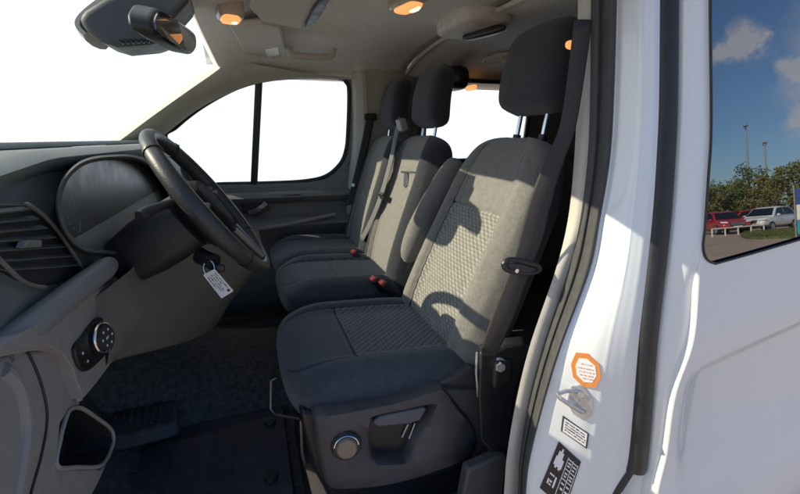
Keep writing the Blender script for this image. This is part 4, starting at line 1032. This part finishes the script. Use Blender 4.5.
br = thing('barrier_rail', 'low white rail on short posts before the red hatchback', 'rail', base_at(735, 238, 27.5))
a_, b_ = base_at(712, 238, 27.5), base_at(764, 238, 28)
for h in (.50,):
    mb = MB(); mb.tube([a_+Vector((0, 0, h)), b_+Vector((0, 0, h))], .04, 8); mb.build('rail', M_['label_w'], br)
for k in range(5):
    q = a_.lerp(b_, k/4); mb = MB(); mb.cyl(q, q+Vector((0, 0, .50)), .04, 8); mb.build('post', M_['label_w'], br)
# trees
M_['bark'] = plain('bark', (.09, .065, .045), .95, var=.3, nscale=8)
LV = [plain('leaves_green', (.085, .115, .030), .8, var=.4, nscale=2), plain('leaves_olive', (.15, .14, .04), .8, var=.4, nscale=2), plain('leaves_brownish', (.135, .14, .036), .8, var=.4, nscale=2)]
def make_tree(label, loc, h, w, mi, seed):
    t = thing('deciduous_tree', label, 'tree', loc, 'trees behind the parked cars'); rd = random.Random(seed)
    mb = MB(); L_ = Vector(loc)
    top = L_+Vector((rd.uniform(-.2, .2), rd.uniform(-.2, .2), h*.75))
    mb.tube(resample([L_, L_.lerp(top, .35)+Vector((.1, .05, 0)), top], 10), [.14-.011*k for k in range(10)], 8)
    for k in range(7):
        a = rd.random()*6.28; s = L_.lerp(top, .4+.07*k); mb.tube([s, s+Vector((math.cos(a)*w*.2, math.sin(a)*w*.2, h*.10)), s+Vector((math.cos(a)*w*.38, math.sin(a)*w*.38, h*.17))], [.05, .035, .015], 6)
    mb.build('trunk', M_['bark'], t)
    mb = MB(); clumps = []
    for k in range(26):
        a = rd.random()*6.28; zz = rd.random()**.8; rr = w*.5*(1-.75*zz**1.6)*math.sqrt(rd.random())
        clumps.append((L_+Vector((rr*math.cos(a), rr*math.sin(a), h*(.28+.68*zz))), w*rd.uniform(.10, .19)))
    for c, r in clumps:
        for k in range(85):
            v = Vector((rd.gauss(0, 1), rd.gauss(0, 1), rd.gauss(0, .8))).normalized()*r*rd.random()**.4
            q = c+v; d = Vector((rd.gauss(0, 1), rd.gauss(0, 1), rd.gauss(0, 1))).normalized(); e = d.orthogonal().normalized(); s = rd.uniform(.06, .13)
            i = mb.add([q-d*s, q+e*s*.6, q+d*s, q-e*s*.6]); mb.face((i, i+1, i+2, i+3))
    mb.build('crown', LV[mi], t, smooth=0)
for k, (px, D, h, w, mi) in enumerate(((708, 37, 3.9, 4.2, 1), (726, 39, 4.2, 4.4, 0), (752, 38, 5.6, 4.2, 0), (770, 36, 4.2, 4.0, 1), (792, 33, 4.9, 4.4, 2), (815, 32, 5.0, 4.5, 1), (738, 44, 4.6, 5, 1), (690, 40, 4.2, 4.5, 0), (662, 42, 5.0, 5, 1), (632, 41, 4.4, 5, 0), (600, 44, 5.4, 5.4, 1))):
    make_tree(['olive tree behind the red hatchback', 'low green tree beside the olive tree', 'tallest green tree with a pointed crown by the lamp post', 'olive tree above the white suv', 'bushy tree on the grass island', 'broad olive tree at the window edge', 'wide olive tree behind all the cars', 'green tree hidden past the window frame', 'olive tree further along the car park edge', 'low green tree further along the car park edge', 'tall olive tree at the far end of the row'][k], base_at(px, 236, D), h, w, mi, 11+k)
# lamp posts
M_['pole'] = plain('galvanised_pole', (.32, .33, .34), .5, .5, var=.1)
def lamp_post(label, px, D, h, heads):
    L_ = base_at(px, 236, D); t = thing('lamp_post', label, 'lamp post', L_, 'car park lamp posts')
    mb = MB(); mb.tube([L_, L_+Vector((0, 0, h*.5)), L_+Vector((0, 0, h))], [.11, .09, .06], 10); mb.build('pole', M_['pole'], t)
    for s in heads:
        d = Vector((s*.8, -s*.5, 0)); mb = MB(); rbox(mb, L_+d*.8+Vector((0, 0, h+.02)), (.75, .35, .16), 3, rot=Matrix.Rotation(-.56, 3, 'Z')); mb.build('lamp_head', M_['pole'], t)
lamp_post('tall single-headed lamp post rising behind the pointed tree', 752, 38, 8.9, (-.5,)); lamp_post('lower lamp post with two heads behind the olive tree', 770, 42, 7.9, (-1, 1))
# banner
p = base_at(815, 240, 17); t = thing('banner_sign', 'blue and white upright banner beside the grass island', 'sign', p)
d = Vector((.5, -.86, 0)); vd = (p-CAM); vd.z = 0; vd.normalize(); wd = Vector((vd.y, -vd.x, 0))
for (z0, z1, m_, nm) in ((.35, .95, plain('teal_panel', (.03, .30, .42), .5), 'teal_panel'), (.953, 1.55, M_['label_w'], 'white_panel'), (1.553, 2.2, plain('blue_panel', (.02, .06, .30), .5), 'blue_panel')):
    mb = MB(); mb.plate([p-wd*.5+Vector((0, 0, z0)), p+wd*.5+Vector((0, 0, z0)), p+wd*.5+Vector((0, 0, z1)), p-wd*.5+Vector((0, 0, z1))], vd*.04); mb.build(nm, m_, t, smooth=0)
for sg in (-1, 1):
    q = p+wd*.55*sg+vd*.02; mb = MB(); mb.cyl(q, q+Vector((0, 0, 2.3)), .03, 10); mb.build('post', M_['pole'], t)

# ================================================================== LIGHT
SUN_TO = Vector((-1, .21, .62)).normalized()           # direction towards the sun
w = bpy.data.worlds.new('World'); SC.world = w; w.use_nodes = True; nt = w.node_tree
bg = nt.nodes['Background']; out = nt.nodes['World Output']
sky = N(nt, 'ShaderNodeTexSky', sky_type='NISHITA'); sky.sun_disc = False
el = math.asin(SUN_TO.z); az = math.atan2(SUN_TO.x, SUN_TO.y)
sky.sun_elevation = el; sky.sun_rotation = az % (2*math.pi); sky.air_density = 1.0; sky.dust_density = .6; sky.ozone_density = 7
nt.links.new(sky.outputs[0], bg.inputs[0]); bg.inputs[1].default_value = .12
tc = N(nt, 'ShaderNodeTexCoord'); DIR = tc.outputs['Generated']
def vm(op, a, b_=None, outn=0, scale=None):
    n = N(nt, 'ShaderNodeVectorMath', operation=op)
    for i, v in enumerate((a, b_)):
        if v is None: continue
        if isinstance(v, (tuple, Vector)): n.inputs[i].default_value = tuple(v)
        else: nt.links.new(v, n.inputs[i])
    if scale is not None: n.inputs['Scale'].default_value = scale
    return n.outputs[outn]
def mth(op, a, b_=None, c=None, clamp=False):
    n = N(nt, 'ShaderNodeMath', operation=op); n.use_clamp = clamp
    for i, v in enumerate((a, b_, c)):
        if v is None: continue
        if isinstance(v, (int, float)): n.inputs[i].default_value = v
        else: nt.links.new(v, n.inputs[i])
    return n.outputs[0]
# bright thin overcast in front of and beyond the van, open blue sky with a few clouds behind the camera
dt = vm('DOT_PRODUCT', DIR, Vector((-.55, .83, 0)).normalized(), 1)
white = mth('MULTIPLY', mth('ADD', dt, .15), 2.2, clamp=True)
no = N(nt, 'ShaderNodeTexNoise'); no.inputs['Scale'].default_value = 14; no.inputs['Detail'].default_value = 10; no.inputs['Roughness'].default_value = .62
nt.links.new(DIR, no.inputs['Vector'])
off = vm('SCALE', vm('SUBTRACT', no.outputs['Color'], (.5, .5, .5)), scale=.13)
dd = vm('ADD', DIR, off)
cl = None
def cloud_dir(px, py):
    d = ray(px, py).normalized(); return (d-2*GN*GN.dot(d)).normalized()
for (px, py, r) in ((722, 55, .035), (733, 50, .04), (745, 43, .045), (757, 41, .03), (780, 69, .03), (789, 66, .04), (800, 70, .05), (790, 125, .035), (805, 122, .05), (860, 90, .12), (900, 20, .15)):
    d = vm('DISTANCE', dd, cloud_dir(px, py), 1)
    v = mth('SUBTRACT', 1, mth('DIVIDE', d, r), clamp=True)
    cl = v if cl is None else mth('MAXIMUM', cl, v)
cl = mth('MULTIPLY', cl, 1.7, clamp=True); cl = mth('POWER', cl, 1.6); cl = mth('MULTIPLY', cl, .62)
em = N(nt, 'ShaderNodeBackground'); em.inputs[0].default_value = (1, .93, .88, 1); em.inputs[1].default_value = .9
mx1 = N(nt, 'ShaderNodeMixShader'); nt.links.new(cl, mx1.inputs[0]); nt.links.new(bg.outputs[0], mx1.inputs[1]); nt.links.new(em.outputs[0], mx1.inputs[2])
wh = N(nt, 'ShaderNodeBackground'); wh.inputs[0].default_value = (.86, .95, 1.06, 1); wh.inputs[1].default_value = 1.0
mx2 = N(nt, 'ShaderNodeMixShader'); nt.links.new(white, mx2.inputs[0]); nt.links.new(mx1.outputs[0], mx2.inputs[1]); nt.links.new(wh.outputs[0], mx2.inputs[2])
nt.links.new(mx2.outputs[0], out.inputs[0])
sl = bpy.data.lights.new('sun', 'SUN'); so_ = bpy.data.objects.new('sun', sl); COL.objects.link(so_)
sl.energy = 4.5; sl.angle = R(.5); sl.color = (1, .88, .66)
so_.rotation_euler = (-SUN_TO).to_track_quat('-Z', 'Y').to_euler()
SC.view_settings.view_transform = 'Standard'; SC.view_settings.look = 'None'; SC.view_settings.exposure = .55; SC.view_settings.gamma = 1
SC.cycles.max_bounces = 10; SC.cycles.diffuse_bounces = 5; SC.cycles.transparent_max_bounces = 16
SC.cycles.use_denoising = True
